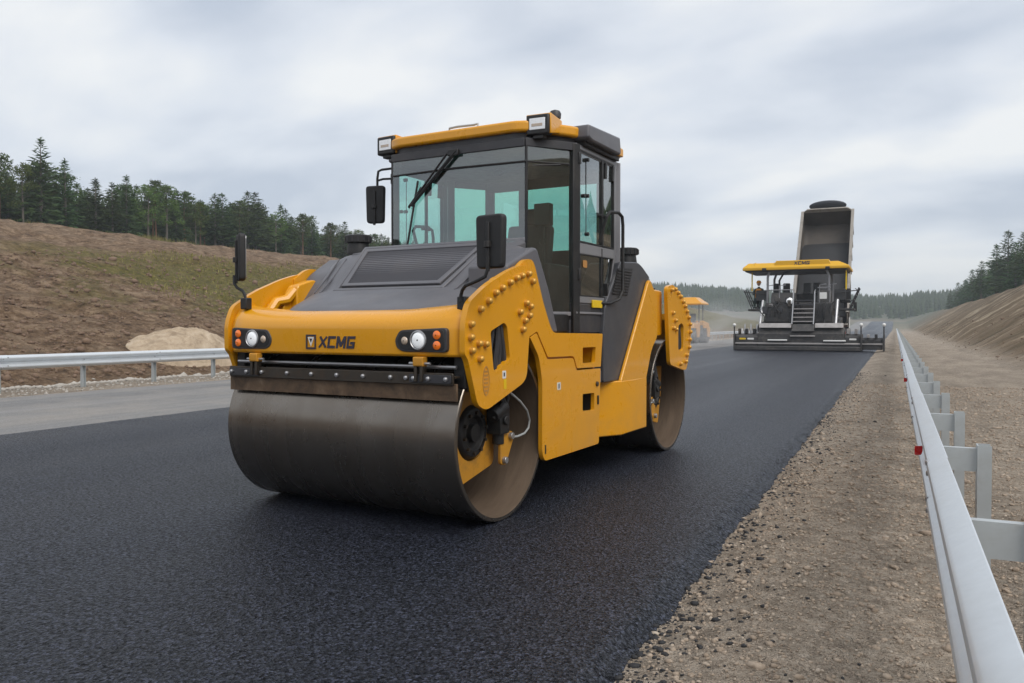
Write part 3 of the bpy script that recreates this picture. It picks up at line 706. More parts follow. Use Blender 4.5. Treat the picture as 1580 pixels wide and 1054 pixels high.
# worn oval mark and stickers on the near fork plate
MB().prism([(-.335 + .045 * math.cos(t) , 1.027 + .102 * math.sin(t)) for t in [6.283 * i / 28 for i in range(28)]], 1.120, 1.1225, 'x', [[(-.335 + .036 * math.cos(t), 1.027 + .09 * math.sin(t)) for t in [6.283 * i / 28 for i in range(28)]]]).build('oval_mark', 'decal_oval', roller)
for k in range(6): MB().prism([(-.360, .955 + k * .026), (-.312, .955 + k * .026), (-.312, .968 + k * .026), (-.360, .968 + k * .026)], 1.120, 1.1225, 'x').build('oval_mark', 'decal_oval', roller)
MB().prism(rpoly([(-.115, 1.03), (-.065, 1.03), (-.065, 1.085), (-.115, 1.085)], .008), 1.120, 1.1225, 'x').build('sticker', 'white_paint', roller)
MB().prism([(-.10, 1.045), (-.082, 1.045), (-.082, 1.072), (-.10, 1.072)], 1.1225, 1.1235, 'x').build('sticker_print', 'decal_dark', roller)
simple('sticker_yellow', (.75, .50, .01), .4)
MB().prism([(-.095, .955), (-.058, .955), (-.058, 1.025), (-.095, 1.025)], 1.120, 1.1225, 'x').build('sticker', 'sticker_yellow', roller)

# ---- main frame and side panels
MB().box((-.90, .665, .36), (.90, 3.07, 1.30)).build('main_frame', 'dark_grey', roller, .02)
UP = [(.10, 1.80), (.252, 1.895), (.369, 1.903), (.417, 1.859), (.553, 1.589), (.668, 1.415), (.731, 1.345), (1.737, 1.330), (1.694, 1.034), (1.186, 1.041), (1.118, 1.148), (.638, 1.154), (.452, 1.360), (.333, 1.320), (.10, 1.32)]
LO = [(.340, 1.312), (.445, 1.345), (.628, 1.138), (1.108, 1.132), (1.172, 1.025), (1.690, 1.018), (1.653, .345), (.585, .345), (.540, .41), (.542, .97), (.484, 1.163)]
H1 = [(1.300, 1.215), (1.580, 1.213), (1.566, 1.078), (1.300, 1.079)]
H2 = [(1.300, .815), (1.553, .808), (1.553, .655), (1.300, .667)]
for s in (1, -1):
    for nm, poly, hole, rad in (('upper_panel', UP, H1, [0, .06, .05, .04, .03, .03, .05, .015, .01, .02, .03, .02, .02, .02, 0]), ('lower_panel', LO, H2, [.01, .01, .02, .03, .02, .01, .03, .03, .05, .05, .05])):
        x0, x1 = sorted((s * 1.064, s * 1.100))
        p = MB().prism(rpoly(poly, rad, 3), x0, x1, 'x', [rpoly(hole, .014, 2)]).build(nm, 'yellow', roller, .006)
        hy = [q[0] for q in hole]; hz = [q[1] for q in hole]; g = .012
        xa, xb = sorted((s * .915, s * 1.064)); a0, a1, b0, b1 = min(hy) - g, max(hy) + g, min(hz) - g, max(hz) + g
        MB().box((xa, a0 - .015, b0), (xb, a0, b1)).box((xa, a1, b0), (xb, a1 + .015, b1)).box((xa, a0, b0 - .015), (xb, a1, b0)).box((xa, a0, b1), (xb, a1, b1 + .015)).box((min(s*.905, s*.915), a0, b0), (max(s*.905, s*.915), a1, b1)).build('step_pocket', 'yellow' if nm[0] == 'u' else 'steel_dark', p, 0)
        MB().box((xa, a0, b0), (xb, a1, b0 + .006)).build('step_tread', 'steel_dark', p)
    x0, x1 = sorted((s * .90, s * 1.064))
    MB().box((x0, .68, .36), (x1, 1.27, 1.30)).box((x0, 1.60, .36), (x1, 1.645, 1.30)).box((x0, 1.27, .36), (x1, 1.60, .63)).build('frame_side', 'yellow', roller, .01)
MB().prism(rpoly([(.800, .885), (.862, .885), (.862, .945), (.800, .945)], .006), 1.100, 1.1025, 'x').build('sticker', 'white_paint', roller)
MB().prism([(.815, .895), (.847, .895), (.847, .935), (.815, .935)], 1.1025, 1.1035, 'x').build('sticker_print', 'cab_grey', roller)
MB().prism([(.585, .40), (.605, .40), (.605, .47), (.585, .47)], 1.100, 1.102, 'x').build('drain_slot', 'black', roller)
MB().cyl((1.095, 1.60, .885), (1.115, 1.60, .885), .022, 12).build('panel_lock', 'steel_dark', roller, .003)
MB().box((1.095, 1.612, .70), (1.112, 1.632, .78)).build('panel_catch', 'black', roller, .003)

# ---- rear module
for s in (1, -1):
    plan = [(s * .72, 1.80), (s * .83, 1.80), (s * 1.080, 2.255), (s * 1.080, 2.965), (s * .72, 2.965)]
    MB().prism(plan, .345, .872, 'z').build('tool_box', 'yellow', roller, .012)
    fr = rpoly([(2.250, .80), (2.93, .80), (2.991, .907), (3.122, 1.151), (3.30, 1.275), (3.30, 1.70), (3.20, 1.78), (3.075, 1.888), (3.02, 1.86), (2.255, .875)], [0, 0, .05, .08, .05, .05, .05, .04, .03, .02], 4)
    x0, x1 = sorted((s * 1.040, s * 1.078)); MB().prism(fr, x0, x1).build('rear_side_frame', 'yellow', roller, .010)
    MB().prism(rpoly([(3.10, 1.29), (3.62, 1.29), (3.62, 1.79), (3.20, 1.80), (3.10, 1.74)], .05), min(s*.93, s*1.02), max(s*.93, s*1.02)).build('fork_link', 'yellow', roller, .012)
    for y in (3.40, 3.46): MB().cyl((s * .98, y, 1.785), (s * .98, y, 1.815), .016, 8).build('bolt', 'black', roller)
    MB().prism(rpoly([(.0, 1.29), (.35, 1.29), (.35, 1.74), (.20, 1.80), (.0, 1.74)], .04), min(s*.93, s*1.02), max(s*.93, s*1.02)).build('fork_link', 'yellow', roller, .012)
    rh = rpoly([(2.363, .872), (1.903, .872), (1.901, 1.322), (1.951, 1.602), (2.270, 1.960), (2.330, 2.025), (2.80, 2.052), (2.93, 2.02), (3.17, 1.915), (3.075, 1.85)], [0, .03, .04, .05, .04, .04, .06, .06, .04, .02], 4)
    x0, x1 = sorted((s * .70, s * 1.038)); MB().prism(rh, x0, x1).build('rear_cowl', 'cowl_grey', roller, .022, 35, 3)
    vent = [(2.235, 1.955), (2.640, 1.975), (2.500, 1.70), (2.090, 1.70)]
    vp = MB().prism(vent, min(s*1.038, s*1.042), max(s*1.038, s*1.042)).build('rear_vent', 'black', roller)
    for k in range(9):
        t = (k + .5) / 9; za = lerp(1.70, 1.955, t); ya = lerp(2.09, 2.235, t); yb_ = lerp(2.50, 2.64, t)
        MB().box((min(s*1.042, s*1.052), ya + .01, za - .006), (max(s*1.042, s*1.052), yb_ - .01, za + .006)).build('slat', 'dark_grey', vp)
    MB().box((min(s*.86, s*1.02), 1.76, .872), (max(s*.86, s*1.02), 1.90, .99)).build('battery_box', 'cab_grey', roller, .01)
# air cleaners on hood
def air_cleaner(x, y, z0):
    a_ = MB().lathe([(0, .0), (0, .105), (.03, .105), (.10, .095), (.105, .10)], (x, y, z0), 'z', 24).build('air_cleaner', 'black', roller, 0, 40)
    MB().lathe([(.105, .0), (.105, .118), (.165, .118), (.175, .105), (.18, .0)], (x, y, z0), 'z', 24).build('cap', 'black', a_, 0, 40)
    for k in range(14):
        an = 6.283 * k / 14; MB().box((x + .114 * math.cos(an) - .006, y + .114 * math.sin(an) - .006, z0 + .11), (x + .122 * math.cos(an) + .004, y + .122 * math.sin(an) + .004, z0 + .16)).build('rib', 'dark_grey', a_)
air_cleaner(-.93, .78, 2.06); air_cleaner(.88, 2.90, 2.035)

# ---- hood over the engine
HS = [(-.47, .60, 1.500), (-.40, .69, 1.535), (-.28, .755, 1.580), (-.10, .82, 1.640), (.04, .875, 1.690), (.12, .905, 1.745), (.22, .95, 1.830), (.34, .995, 1.925), (.44, 1.03, 1.995), (.52, 1.05, 2.030), (.60, 1.05, 2.050)]
def hood(yf, name):
    rings = []
    for y, w, z in HS:
        ring = []; zb = 1.30
        for k in range(33):
            t = math.pi * k / 32; e = .26
            cx_, sz_ = math.cos(t), math.sin(t)
            ring.append((w * math.copysign(abs(cx_) ** e, cx_), yf(y), zb + (z - zb) * abs(sz_) ** (e * 1.1) + .012 * (1 - cx_ * cx_)))
        rings.append(ring)
    front = [(x * .96, yf(-.485), 1.30 + (z - 1.30) * .90) for x, y_, z in rings[0]]
    rings = [front] + rings
    return MB().rings(rings).build(name, 'hood_grey', roller, 0, 50)
hood_o = hood(lambda y: y, 'hood'); hood(lambda y: WB - y, 'rear_hood')
# shroud beside the cab
for s in (1, -1):
    cs = rpoly([(.06, 1.842 if s > 0 else 1.60), (.268, 1.925 if s > 0 else 1.845), (.480, 2.006 if s > 0 else 1.965), (.535, 2.000), (.741, 1.687), (.905, 1.346), (.60, 1.346), (.06, 1.50)], [0, .05, .03, .02, .05, 0, 0, 0], 4)
    x0, x1 = sorted((s * .72, s * 1.060)); MB().prism(cs, x0, x1).build('cab_shroud', 'hood_grey', roller, .02, 35, 3)
# windscreen cowl between hood and cab
MB().rings([[(-w, y, 1.5), (-w, y, z - .03), (-w + .04, y, z), (w - .04, y, z), (w, y, z - .03), (w, y, 1.5)] for y, w, z in ((.50, .80, 2.035), (.62, .78, 2.062), (.80, .75, 2.098), (.985, .715, 2.135))]).build('cowl', 'hood_grey', roller, .006)
# engine grille: frame, groove and slats, lying on the sloping face of the hood
gA, gB = Vector((0, .075, 1.722)), Vector((0, .490, 2.030)); gd = gB - gA; gl = gd.length; gu = gd / gl; gn = Vector((0, -gu.z, gu.y))
def gp(u, v, h): return tuple(gA + gu * v * gl + Vector((u, 0, 0)) + gn * h)
gw = lambda v: lerp(.455, .575, v)
def ring_frame(m0, m1, h0, h1, name, mat, par, bev):
    mb = MB(); cs_ = [(-1, 0), (1, 0), (1, 1), (-1, 1)]
    def q(m, h): return [gp(sx * (gw(v) + m), v + (m / gl if v else -m / gl), h) for sx, v in cs_]
    o0, o1, i0, i1 = q(m1, h0), q(m1, h1), q(m0, h0), q(m0, h1); vs = o0 + o1 + i0 + i1; fs = []
    for k in range(4):
        j = (k + 1) % 4; fs += [(k, j, 4 + j, 4 + k), (12 + k, 12 + j, 8 + j, 8 + k), (4 + k, 4 + j, 12 + j, 12 + k), (k, 8 + k, 8 + j, j)]
    return mb.add(vs, fs).build(name, mat, par, bev)
gr = ring_frame(-.012, .030, -.03, .028, 'engine_grille', 'hood_grey', roller, .006)
ring_frame(.030, .048, -.03, .012, 'grille_gap', 'black', gr, 0); ring_frame(.048, .085, -.03, .020, 'grille_surround', 'hood_grey', gr, .008)
MB().add([gp(s_ * gw(v), v, -.004) for s_, v in ((-1, 0), (1, 0), (1, 1), (-1, 1))], [(0, 1, 2, 3)]).build('grille_mesh', 'black', gr)
NS = 18
for k in range(NS):
    v0, v1 = (k + .20) / NS, (k + .66) / NS
    vs = [gp(-gw(v0), v0, .004), gp(gw(v0), v0, .004), gp(gw(v1), v1, .020), gp(-gw(v1), v1, .020), gp(-gw(v0), v0, -.002), gp(gw(v0), v0, -.002), gp(gw(v1), v1, .012), gp(-gw(v1), v1, .012)]
    MB().add(vs, [(0,1,2,3),(7,6,5,4),(0,4,5,1),(1,5,6,2),(2,6,7,3),(3,7,4,0)]).build('slat', 'hood_grey', gr)
# pressed ribs on the hood shoulders
for s in (1, -1):
    for k, (xa, xb) in enumerate(((.66, .76), (.72, .84))):
        MB().tube([(s * xa, -.02, 1.675 - .005), (s * lerp(xa, xb, .5), .20, 1.815), (s * xb, .42, 1.985)], [.006, .010, .006], 6).build('hood_rib', 'hood_grey', hood_o)
# lifting lugs and pipes behind the bumper ends
for s in (1, -1):
    MB().tube([(s * 1.04, -.22, 1.50), (s * 1.03, -.14, 1.60), (s * 1.0, -.05, 1.62), (s * .98, .02, 1.70)], .045, 10).build('pipe_bend', 'yellow', roller)
    MB().prism(rpoly([(-.10, 1.50), (.10, 1.50), (.10, 1.72), (.02, 1.76), (-.06, 1.66)], .04), min(s*1.0, s*1.03), max(s*1.0, s*1.03)).build('lifting_lug', 'yellow', roller, .006)

# ---- cab
FL, TOP = 1.335, 2.985
PLAN = [(-1.0, 1.38), (-.71, 1.0), (.71, 1.0), (1.0, 1.38), (1.0, 2.37), (.71, 2.75), (-.71, 2.75), (-1.0, 2.37)]
cab = MB().prism([(x * .985, 1.875 + (y - 1.875) * .985) for x, y in PLAN], FL, FL + .12, 'z').build('cab', 'dark_grey', roller, .01)
def post(x, y, z0, z1, w, d, mat, nm='pillar'):
    return MB().box((x - w / 2, y - d / 2, z0), (x + w / 2, y + d / 2, z1)).build(nm, mat, cab, .008)
for s in (1, -1):
    MB().bar((s * .975, 1.395, FL), (s * .975, 1.395, TOP), .075, .075, (0.6 * s, 1, 0)).build('pillar', 'black', cab, .008)
    MB().bar((s * .970, 2.36, FL + .4), (s * .970, 2.36, TOP), .085, .08, (0.6 * s, -1, 0)).build('pillar', 'cab_grey', cab, .008)
    MB().bar((s * .70, 2.735, 2.0), (s * .70, 2.735, TOP), .06, .06).build('pillar', 'dark_grey', cab, .006)
    MB().bar((s * .707, 1.006, 2.10), (s * .707, 1.006, TOP - .02), .022, .016, (0, 1, 0)).build('pane_joint', 'black', cab, .003)
def pane(p, q, z0, z1, mat, nm, off=0., z0b=None):
    p, q = Vector((*p, 0)), Vector((*q, 0)); d = (q - p).normalized(); n = Vector((d.y, -d.x, 0)) * .006
    z0b = z0 if z0b is None else z0b
    vs = [p + Vector((0, 0, z0)), q + Vector((0, 0, z0b)), q + Vector((0, 0, z1)), p + Vector((0, 0, z1))]
    # single sheet: the glass material is a thin-pane one
    return MB().add(vs, [(0, 1, 2, 3)]).build(nm, mat, cab, fix=False)
pane((-.705, 1.0), (.705, 1.0), 2.10, 2.96, 'glass_tint', 'windscreen')
for s in (1, -1):
    pane((s * .712, 1.005), (s * .955, 1.36), 1.50, 2.96, 'glass_tint', 'corner_window')
    pane((s * .955, 2.40), (s * .712, 2.745), 2.08, 2.96, 'glass_tint', 'rear_corner_window')
    pane((s * .992, 1.42), (s * .992, 1.94), 2.13, 2.95, 'glass_side', 'door_window')
    pane((s * .992, 1.96), (s * .992, 2.23), 2.13, 2.95, 'glass_side', 'sliding_window')
    pane((s * .992, 1.45), (s * .992, 2.12), 1.66, 2.03, 'glass_side', 'lower_door_window')
pane((-.70, 2.748), (.70, 2.748), 2.20, 2.90, 'glass_tint', 'rear_window')
# rear wall frame
MB().box((-.70, 2.70, 1.45), (.70, 2.74, 2.20)).box((-.70, 2.70, 2.88), (.70, 2.74, TOP)).box((-.70, 2.70, 2.2), (-.62, 2.74, 2.88)).box((.62, 2.70, 2.2), (.70, 2.74, 2.88)).box((-.30, 2.70, 2.2), (-.20, 2.74, 2.88)).build('rear_wall', 'dark_grey', cab, .006)
for s in (1, -1):
    # door: grey frame round the glass, cross rail, lower part with slanting rear edge
    xo, xi = s * 1.004, s * .962; x0, x1 = min(xo, xi), max(xo, xi)
    outer = [(1.395, 2.985), (2.30, 2.985), (2.30, 2.10), (2.13, 1.72), (2.06, 1.60), (1.395, 1.60)]
    h_a = [(1.435, 2.945), (2.235, 2.945), (2.235, 2.135), (1.435, 2.135)]
    h_b = [(1.450, 2.035), (2.215, 2.045), (2.075, 1.665), (1.450, 1.665)]
    door = MB().prism(outer, x0, x1, 'x', [h_a, h_b]).build('door', 'cab_grey', cab, .008)
    for r_, nm in ((h_a, 'seal'), (h_b, 'seal')):
        cy_ = sum(p[0] for p in r_) / 4; cz_ = sum(p[1] for p in r_) / 4; inn = [(cy_ + (y - cy_) * .965, cz_ + (z - cz_) * .965) for y, z in r_]
        MB().prism(r_, min(s*.985, s*1.007), max(s*.985, s*1.007), 'x', [inn]).build('window_seal', 'black', door, 0)
    MB().box((min(s*.985, s*1.010), 1.935, 2.135), (max(s*.985, s*1.010), 1.968, 2.945)).build('window_bar', 'black', door, .004)
    MB().box((min(s*.985, s*1.006), 1.93, 1.665), (max(s*.985, s*1.006), 1.955, 2.12)).build('window_bar', 'black', door, .003)
    for yy, zz in ((1.60, 2.88), (1.60, 2.22), (1.52, 2.55), (1.905, 2.42), (2.0, 2.42), (1.60, 2.56)):
        MB().cyl((s * .985, yy, zz), (s * 1.022, yy, zz), .018, 10).build('knob', 'black', door, .003)
    MB().tube([(s * .994, 1.60, 2.22), (s * .994, 1.60, 2.88)], .004, 6).build('rod', 'dark_grey', door)
    for yy in (2.02, 2.20): MB().prism(rpoly([(yy - .02, 2.78), (yy + .02, 2.78), (yy + .03, 2.93), (yy - .012, 2.93)], .01), min(s*.99, s*1.014), max(s*.99, s*1.014)).build('catch', 'black', door, .003)
    for zz in (2.86, 1.85): MB().box((min(s*.99, s*1.03), 1.385, zz - .05), (max(s*.99, s*1.03), 1.425, zz + .05)).build('hinge', 'black', door, .006)
    MB().box((min(s*.985, s*1.03), 2.02, 1.655), (max(s*.985, s*1.03), 2.045, 1.80)).build('door_handle', 'black', door, .006)
    # dark sill under the door with rear step
    MB().box((min(s*.93, s*1.0), 1.36, FL), (max(s*.93, s*1.0), 2.05, 1.60)).build('sill', 'dark_grey', cab, .01)
    MB().box((min(s*1.0, s*1.012), 1.37, 1.505), (max(s*1.0, s*1.012), 2.03, 1.525)).build('sill_trim', 'cab_grey', cab, .003)
    MB().prism([(.66, 1.35), (1.40, 1.35), (1.40, 1.50), (.80, 1.50)], min(s*.70, s*.95), max(s*.70, s*.95)).build('foot_well', 'black', cab, .006)
    MB().bar((s * .715, 1.02, 1.505), (s * .955, 1.355, 1.505), .03, .035).build('window_base', 'cab_grey', cab, .004)
    MB().prism([(1.70, 1.565), (1.92, 1.565), (1.92, 1.635), (1.70, 1.635)], min(s*1.004, s*1.02), max(s*1.004, s*1.02)).build('yellow_label', 'sticker_yellow', cab, .004)
    MB().tube([(s * 1.02, 1.846, 2.17), (s * 1.09, 1.846, 2.40), (s * 1.10, 1.90, 2.448), (s * 1.10, 2.12, 2.468), (s * 1.10, 2.205, 2.44), (s * 1.10, 2.225, 2.36), (s * 1.10, 2.225, 1.74), (s * 1.09, 2.16, 1.655), (s * 1.05, 2.02, 1.612), (s * 1.0, 1.88, 1.612)], .016, 8).build('grab_rail', 'black', cab)
# sticker seen on the lower door glass
MB().prism(rpoly([(1.53, 1.92), (1.62, 1.92), (1.62, 1.985), (1.53, 1.985)], .02), .996, .998, 'x').build('window_sticker', 'decal_oval', cab)
# headers: dark band above the glass
for i in range(8):
    p, q = PLAN[i], PLAN[(i + 1) % 8]
    MB().bar((p[0] * .985, p[1], 2.955), (q[0] * .985, q[1], 2.955), .03, .07).build('header_rail', 'dark_grey' if i not in (3, 7) else 'cab_grey', cab, .004)
MB().bar((-.70, 1.012, 2.125), (.70, 1.012, 2.125), .03, .05).build('windscreen_base', 'cab_grey', cab, .004)
# roof
roof_plan = [(-.97, 1.42), (-.745, 1.02), (-.62, .962), (.62, .962), (.745, 1.02), (.99, 1.40), (1.02, 1.60), (1.02, 2.40), (.74, 2.80), (-.74, 2.80), (-1.02, 2.40), (-1.02, 1.60)]
roof = MB().prism(rpoly(roof_plan, .05, 3), 3.045, 3.140, 'z').build('roof', 'yellow', cab, .022, 35, 3)
MB().prism([(x * .95, 1.88 + (y - 1.88) * .95) for x, y in roof_plan], 2.985, 3.05, 'z').build('roof_liner', 'dark_grey', roof, .006)
MB().prism(rpoly([(x * .86, 1.88 + (y - 1.88) * .86) for x, y in roof_plan], .06), 3.138, 3.175, 'z').build('roof_top', 'yellow', roof, .015)
for s in (1, -1):
    ac = MB().prism(rpoly([(1.44, 3.155), (1.43, 3.04), (1.52, 3.02), (2.18, 3.02), (2.20, 3.045), (2.17, 3.185)], .02), min(s*.86, s*1.095), max(s*.86, s*1.095)).build('roof_duct', 'hood_grey', roof, .018)
    MB().box((min(s*.80, s*1.04), 1.50, 2.985), (max(s*.80, s*1.04), 2.28, 3.03)).build('duct_base', 'black', roof, .006)
    MB().prism(rpoly([(2.20, 3.03), (2.34, 3.03), (2.34, 3.11), (2.20, 3.12)], .02), min(s*.90, s*1.06), max(s*.90, s*1.06)).build('rear_roof_cap', 'yellow', roof, .01)
    # work lamp in its hood at the roof corner
    cxl = s * .800; T = Matrix.Translation((cxl, 1.08, 3.095)) @ Matrix.Rotation(R(s * 4), 4, 'Z')
    wl_ = MB().box((-.105, -.06, -.085), (.105, .03, .085), T).build('work_lamp', 'black', roof, .014)
    MB().box((-.072, -.067, -.045), (.072, -.058, .052), T).build('lamp_lens', 'lamp_work', wl_, .004)
    MB().box((-.05, -.069, -.018), (.05, -.066, .006), T).build('lens_rib', 'lamp_clear', wl_, .002)
    MB().prism([(-.035, -.080), (-.035, .094), (.22, .080), (.22, -.03)], -.114, .114, 'x').build('lamp_hood', 'yellow', wl_, .008).matrix_local = T
    MB().box((-.05, -.04, -.115), (.05, .03, -.084), T).build('lamp_foot', 'black', wl_, .006)
be = MB().lathe([(0, .0), (0, .045), (.02, .045), (.03, .034), (.06, .034)], (.75, 1.47, 3.19), 'z', 18).build('beacon', 'black', roof, 0, 40)
MB().lathe([(.06, .0), (.06, .052), (.10, .055), (.125, .042), (.14, .0)], (.75, 1.47, 3.19), 'z', 18).build('beacon_cap', 'dark_grey', be, 0, 40)
MB().tube([(-.10, 1.05, 3.145), (-.10, 1.05, 3.175), (-.02, 1.05, 3.18), (.16, 1.05, 3.175), (.20, 1.05, 3.18), (.20, 1.05, 3.145)], .010, 6).build('roof_handle', 'galv_post', roof)
# wipers
wp = MB().box((-.36 + .30, .955, 2.905), (.0 + .05, .985, 2.96)).build('wiper', 'black', cab, .006)
def strut(a_, b_, w, nm, par): MB().tube([a_, b_], w, 6).build(nm, 'black', par)
strut((.03, .965, 2.945), (-.47, .975, 2.50), .016, 'wiper_arm', wp); strut((-.07, .965, 2.93), (-.50, .975, 2.49), .010, 'wiper_arm', wp)
strut((-.40, .982, 2.72), (-.52, .982, 2.14), .010, 'wiper_blade', wp); strut((-.36, .978, 2.66), (-.50, .978, 2.48), .008, 'wiper_blade', wp)
w2 = MB().tube([(.90, 1.27, 2.79), (.74, 1.06, 2.765), (.52, 1.03, 2.73), (.40, 1.03, 2.715)], .010, 6).build('wiper', 'black', cab)
MB().sphere((.42, 1.03, 2.725), .036, 12, 8, (1.4, .6, .8)).build('wiper_motor', 'black', w2)
MB().tube([(-.69, .992, 2.79), (.0, .990, 2.80), (.70, .992, 2.79), (.95, 1.34, 2.80)], .009, 6).build('sun_blind_rail', 'black', cab)
# inside: seat, console, wheel, levers
st = MB().prism(rpoly([(1.75, 1.75), (2.30, 1.72), (2.34, 1.86), (1.76, 1.90)], .05), -.27, .27, 'x').build('seat', 'rubber', cab, .03)
MB().prism(rpoly([(2.24, 1.86), (2.40, 1.84), (2.50, 2.42), (2.38, 2.46)], .05), -.25, .25, 'x').build('backrest', 'rubber', st, .03)
MB().box((-.14, 2.40, 2.44), (.14, 2.50, 2.62)).build('headrest', 'rubber', st, .03); MB().box((-.2, 1.85, 1.45), (.2, 2.25, 1.74)).build('seat_base', 'dark_grey', st, .01)
cs2 = MB().prism(rpoly([(1.25, 1.45), (1.45, 1.45), (1.52, 2.02), (1.38, 2.10)], .03), -.16, .16, 'x').build('console', 'dark_grey', cab, .02)
c0 = Vector((0, 1.55, 2.12)); wr = []
for k in range(21):
    an = 6.283185 * k / 20; wr.append(c0 + Vector((.20 * math.cos(an), .09 * math.sin(an) * 1.2, .17 * math.sin(an))))
MB().tube(wr, .015, 8).build('steering_wheel', 'black', cs2); MB().cyl((0, 1.45, 2.05), tuple(c0), .03, 10).build('steering_column', 'black', cs2)
MB().box((.40, 1.62, 1.45), (.62, 2.2, 1.98)).build('side_console', 'dark_grey', cab, .02); MB().tube([(.5, 1.75, 1.98), (.5, 1.72, 2.16)], .014, 8).sphere((.5, 1.72, 2.19), .035, 10, 6).build('lever', 'black', cab)
MB().box((.56, 1.42, 2.30), (.72, 1.50, 2.50)).build('monitor', 'black', cab, .01); strut((.64, 1.46, 1.5), (.64, 1.46, 2.3), .012, 'monitor_stem', cab)

# ---- mirrors
def mirror(name, c, rz, w, h, arm, base_at=None):
    T = Matrix.Translation(c) @ Matrix.Rotation(rz, 4, 'Z')
    mp = rpoly([(-w/2 + .01, -h/2), (w/2 - .01, -h/2), (w/2, h/2), (-w/2, h/2)], .035, 4)
    m_ = MB().prism(mp, -.035, .02, 'y').build(name, 'rubber', roller, .014, 40, 3); m_.matrix_local = T
    MB().prism([(x * .90, z * .93) for x, z in mp], .018, .023, 'y').build('mirror_glass', 'steel_light', m_, 0)
    MB().box((-.012, -.052, -h/2 - .02), (.012, -.034, h/2 - .05)).build('mirror_bracket', 'rubber', m_, .004)
    MB().cyl((0, -.045, -.04), (0, -.045, .0), .024, 10).build('mirror_clamp', 'black', m_, .003)
    ar = MB().tube(arm, .012, 8).build('mirror_arm', 'rubber', roller)
    if base_at: MB().box((base_at[0] - .034, base_at[1] - .030, base_at[2] - .035), (base_at[0] + .034, base_at[1] + .030, base_at[2] + .055)).build('mirror_foot', 'black', roller, .008)
mirror('mirror', (1.295, -.55, 1.94), R(-8), .225, .345, [(1.045, -.53, 1.56), (1.045, -.53, 1.60), (1.062, -.54, 1.635), (1.10, -.56, 1.662), (1.22, -.60, 1.692), (1.275, -.60, 1.715), (1.292, -.60, 1.76), (1.293, -.595, 1.84)], (1.045, -.50, 1.54))
mirror('mirror', (-1.03, -.50, 1.94), R(-36), .20, .37, [(-.965, -.53, 1.58), (-.965, -.53, 1.64), (-.99, -.53, 1.675), (-1.05, -.53, 1.70), (-1.085, -.53, 1.735), (-1.090, -.525, 1.80)], (-.965, -.52, 1.565))
mirror('cab_mirror', (-1.14, 1.30, 2.60), R(14), .20, .37, [(-1.0, 1.36, 2.955), (-1.10, 1.34, 2.95), (-1.135, 1.33, 2.935), (-1.14, 1.32, 2.86), (-1.14, 1.32, 2.70)])
MB().tube([(-1.0, 1.36, 2.855), (-1.08, 1.335, 2.855), (-1.135, 1.33, 2.845)], .011, 8).build('mirror_arm', 'rubber', roller)
# ================================================================== TREES
def leaf_mat(name, dark, mid_, light):
    a = Mat(name); P = a.pos(); oi = a.node('ShaderNodeObjectInfo')
    n = a.noise(P, 2.6, 4, .65)
    c = a.ramp(n, [(.28, dark), (.52, mid_), (.78, light)])
    hsv = a.node('ShaderNodeHueSaturation'); a.l.new(c, hsv.inputs['Color'])
    a.l.new(a.math('ADD', a.math('MULTIPLY', oi.outputs['Random'], .05), .475), hsv.inputs['Hue'])
    a.l.new(a.math('ADD', a.math('MULTIPLY', oi.outputs['Random'], .7), 1.0), hsv.inputs['Value'])
    a.set(color=hsv.outputs[0], rough=.75, spec=.2)
    tr = a.node('ShaderNodeBsdfTranslucent'); a.l.new(hsv.outputs[0], tr.inputs[0]); mx = a.node('ShaderNodeMixShader'); mx.inputs[0].default_value = .22
    a.l.new(a.p.outputs[0], mx.inputs[1]); a.l.new(tr.outputs[0], mx.inputs[2]); a.l.new(mx.outputs[0], a.out.inputs[0]); M[name] = a.m
leaf_mat('spruce_green', (.018, .032, .011), (.038, .064, .022), (.072, .108, .038))
leaf_mat('pine_green', (.026, .042, .014), (.052, .080, .026), (.098, .130, .044))
leaf_mat('birch_green', (.034, .054, .012), (.072, .104, .024), (.125, .160, .042))
simple('bark_red', (.145, .078, .045), .9, var=.35, scale=3); simple('bark_grey', (.13, .115, .095), .9, var=.35, scale=3)
def sprays(pts, dirs, sizes, rg, elong=2.0):
    """small bent needle sprays: two triangles each, spread about the given directions"""
    n = len(pts); p = np.array(pts); d = np.array(dirs) + rg.normal(0, .28, (n, 3)); d /= np.linalg.norm(d, axis=1)[:, None]
    r = rg.normal(0, 1, (n, 3)); r[:, 2] *= .45; w = np.cross(d, np.cross(d, r) + 1e-5); w = np.cross(d, r); w /= np.linalg.norm(w, axis=1)[:, None] + 1e-9
    s = np.array(sizes)[:, None]
    a0 = p - w * s * .42; b0 = p + w * s * .42; tip = p + d * s * elong; m = p + d * s * elong * .45 + np.array([0, 0, .12]) * s
    v = np.stack([a0, b0, tip, m, p - d * s * .5], 1).reshape(-1, 3); i = np.arange(n)[:, None] * 5
    f = np.concatenate([i + np.array([[0, 3, 2]]), i + np.array([[3, 1, 2]]), i + np.array([[0, 4, 3]]), i + np.array([[4, 1, 3]])], 1).reshape(-1, 3)
    return v, f
def tri_mesh(name, v, f):
    me = bpy.data.meshes.new(name); me.vertices.add(len(v)); me.vertices.foreach_set('co', np.asarray(v, np.float32).ravel())
    me.loops.add(f.size); me.loops.foreach_set('vertex_index', f.ravel().astype(np.int32)); me.polygons.add(len(f)); me.polygons.foreach_set('loop_start', np.arange(0, f.size, 3).astype(np.int32)); me.update(); me.validate()
    return me
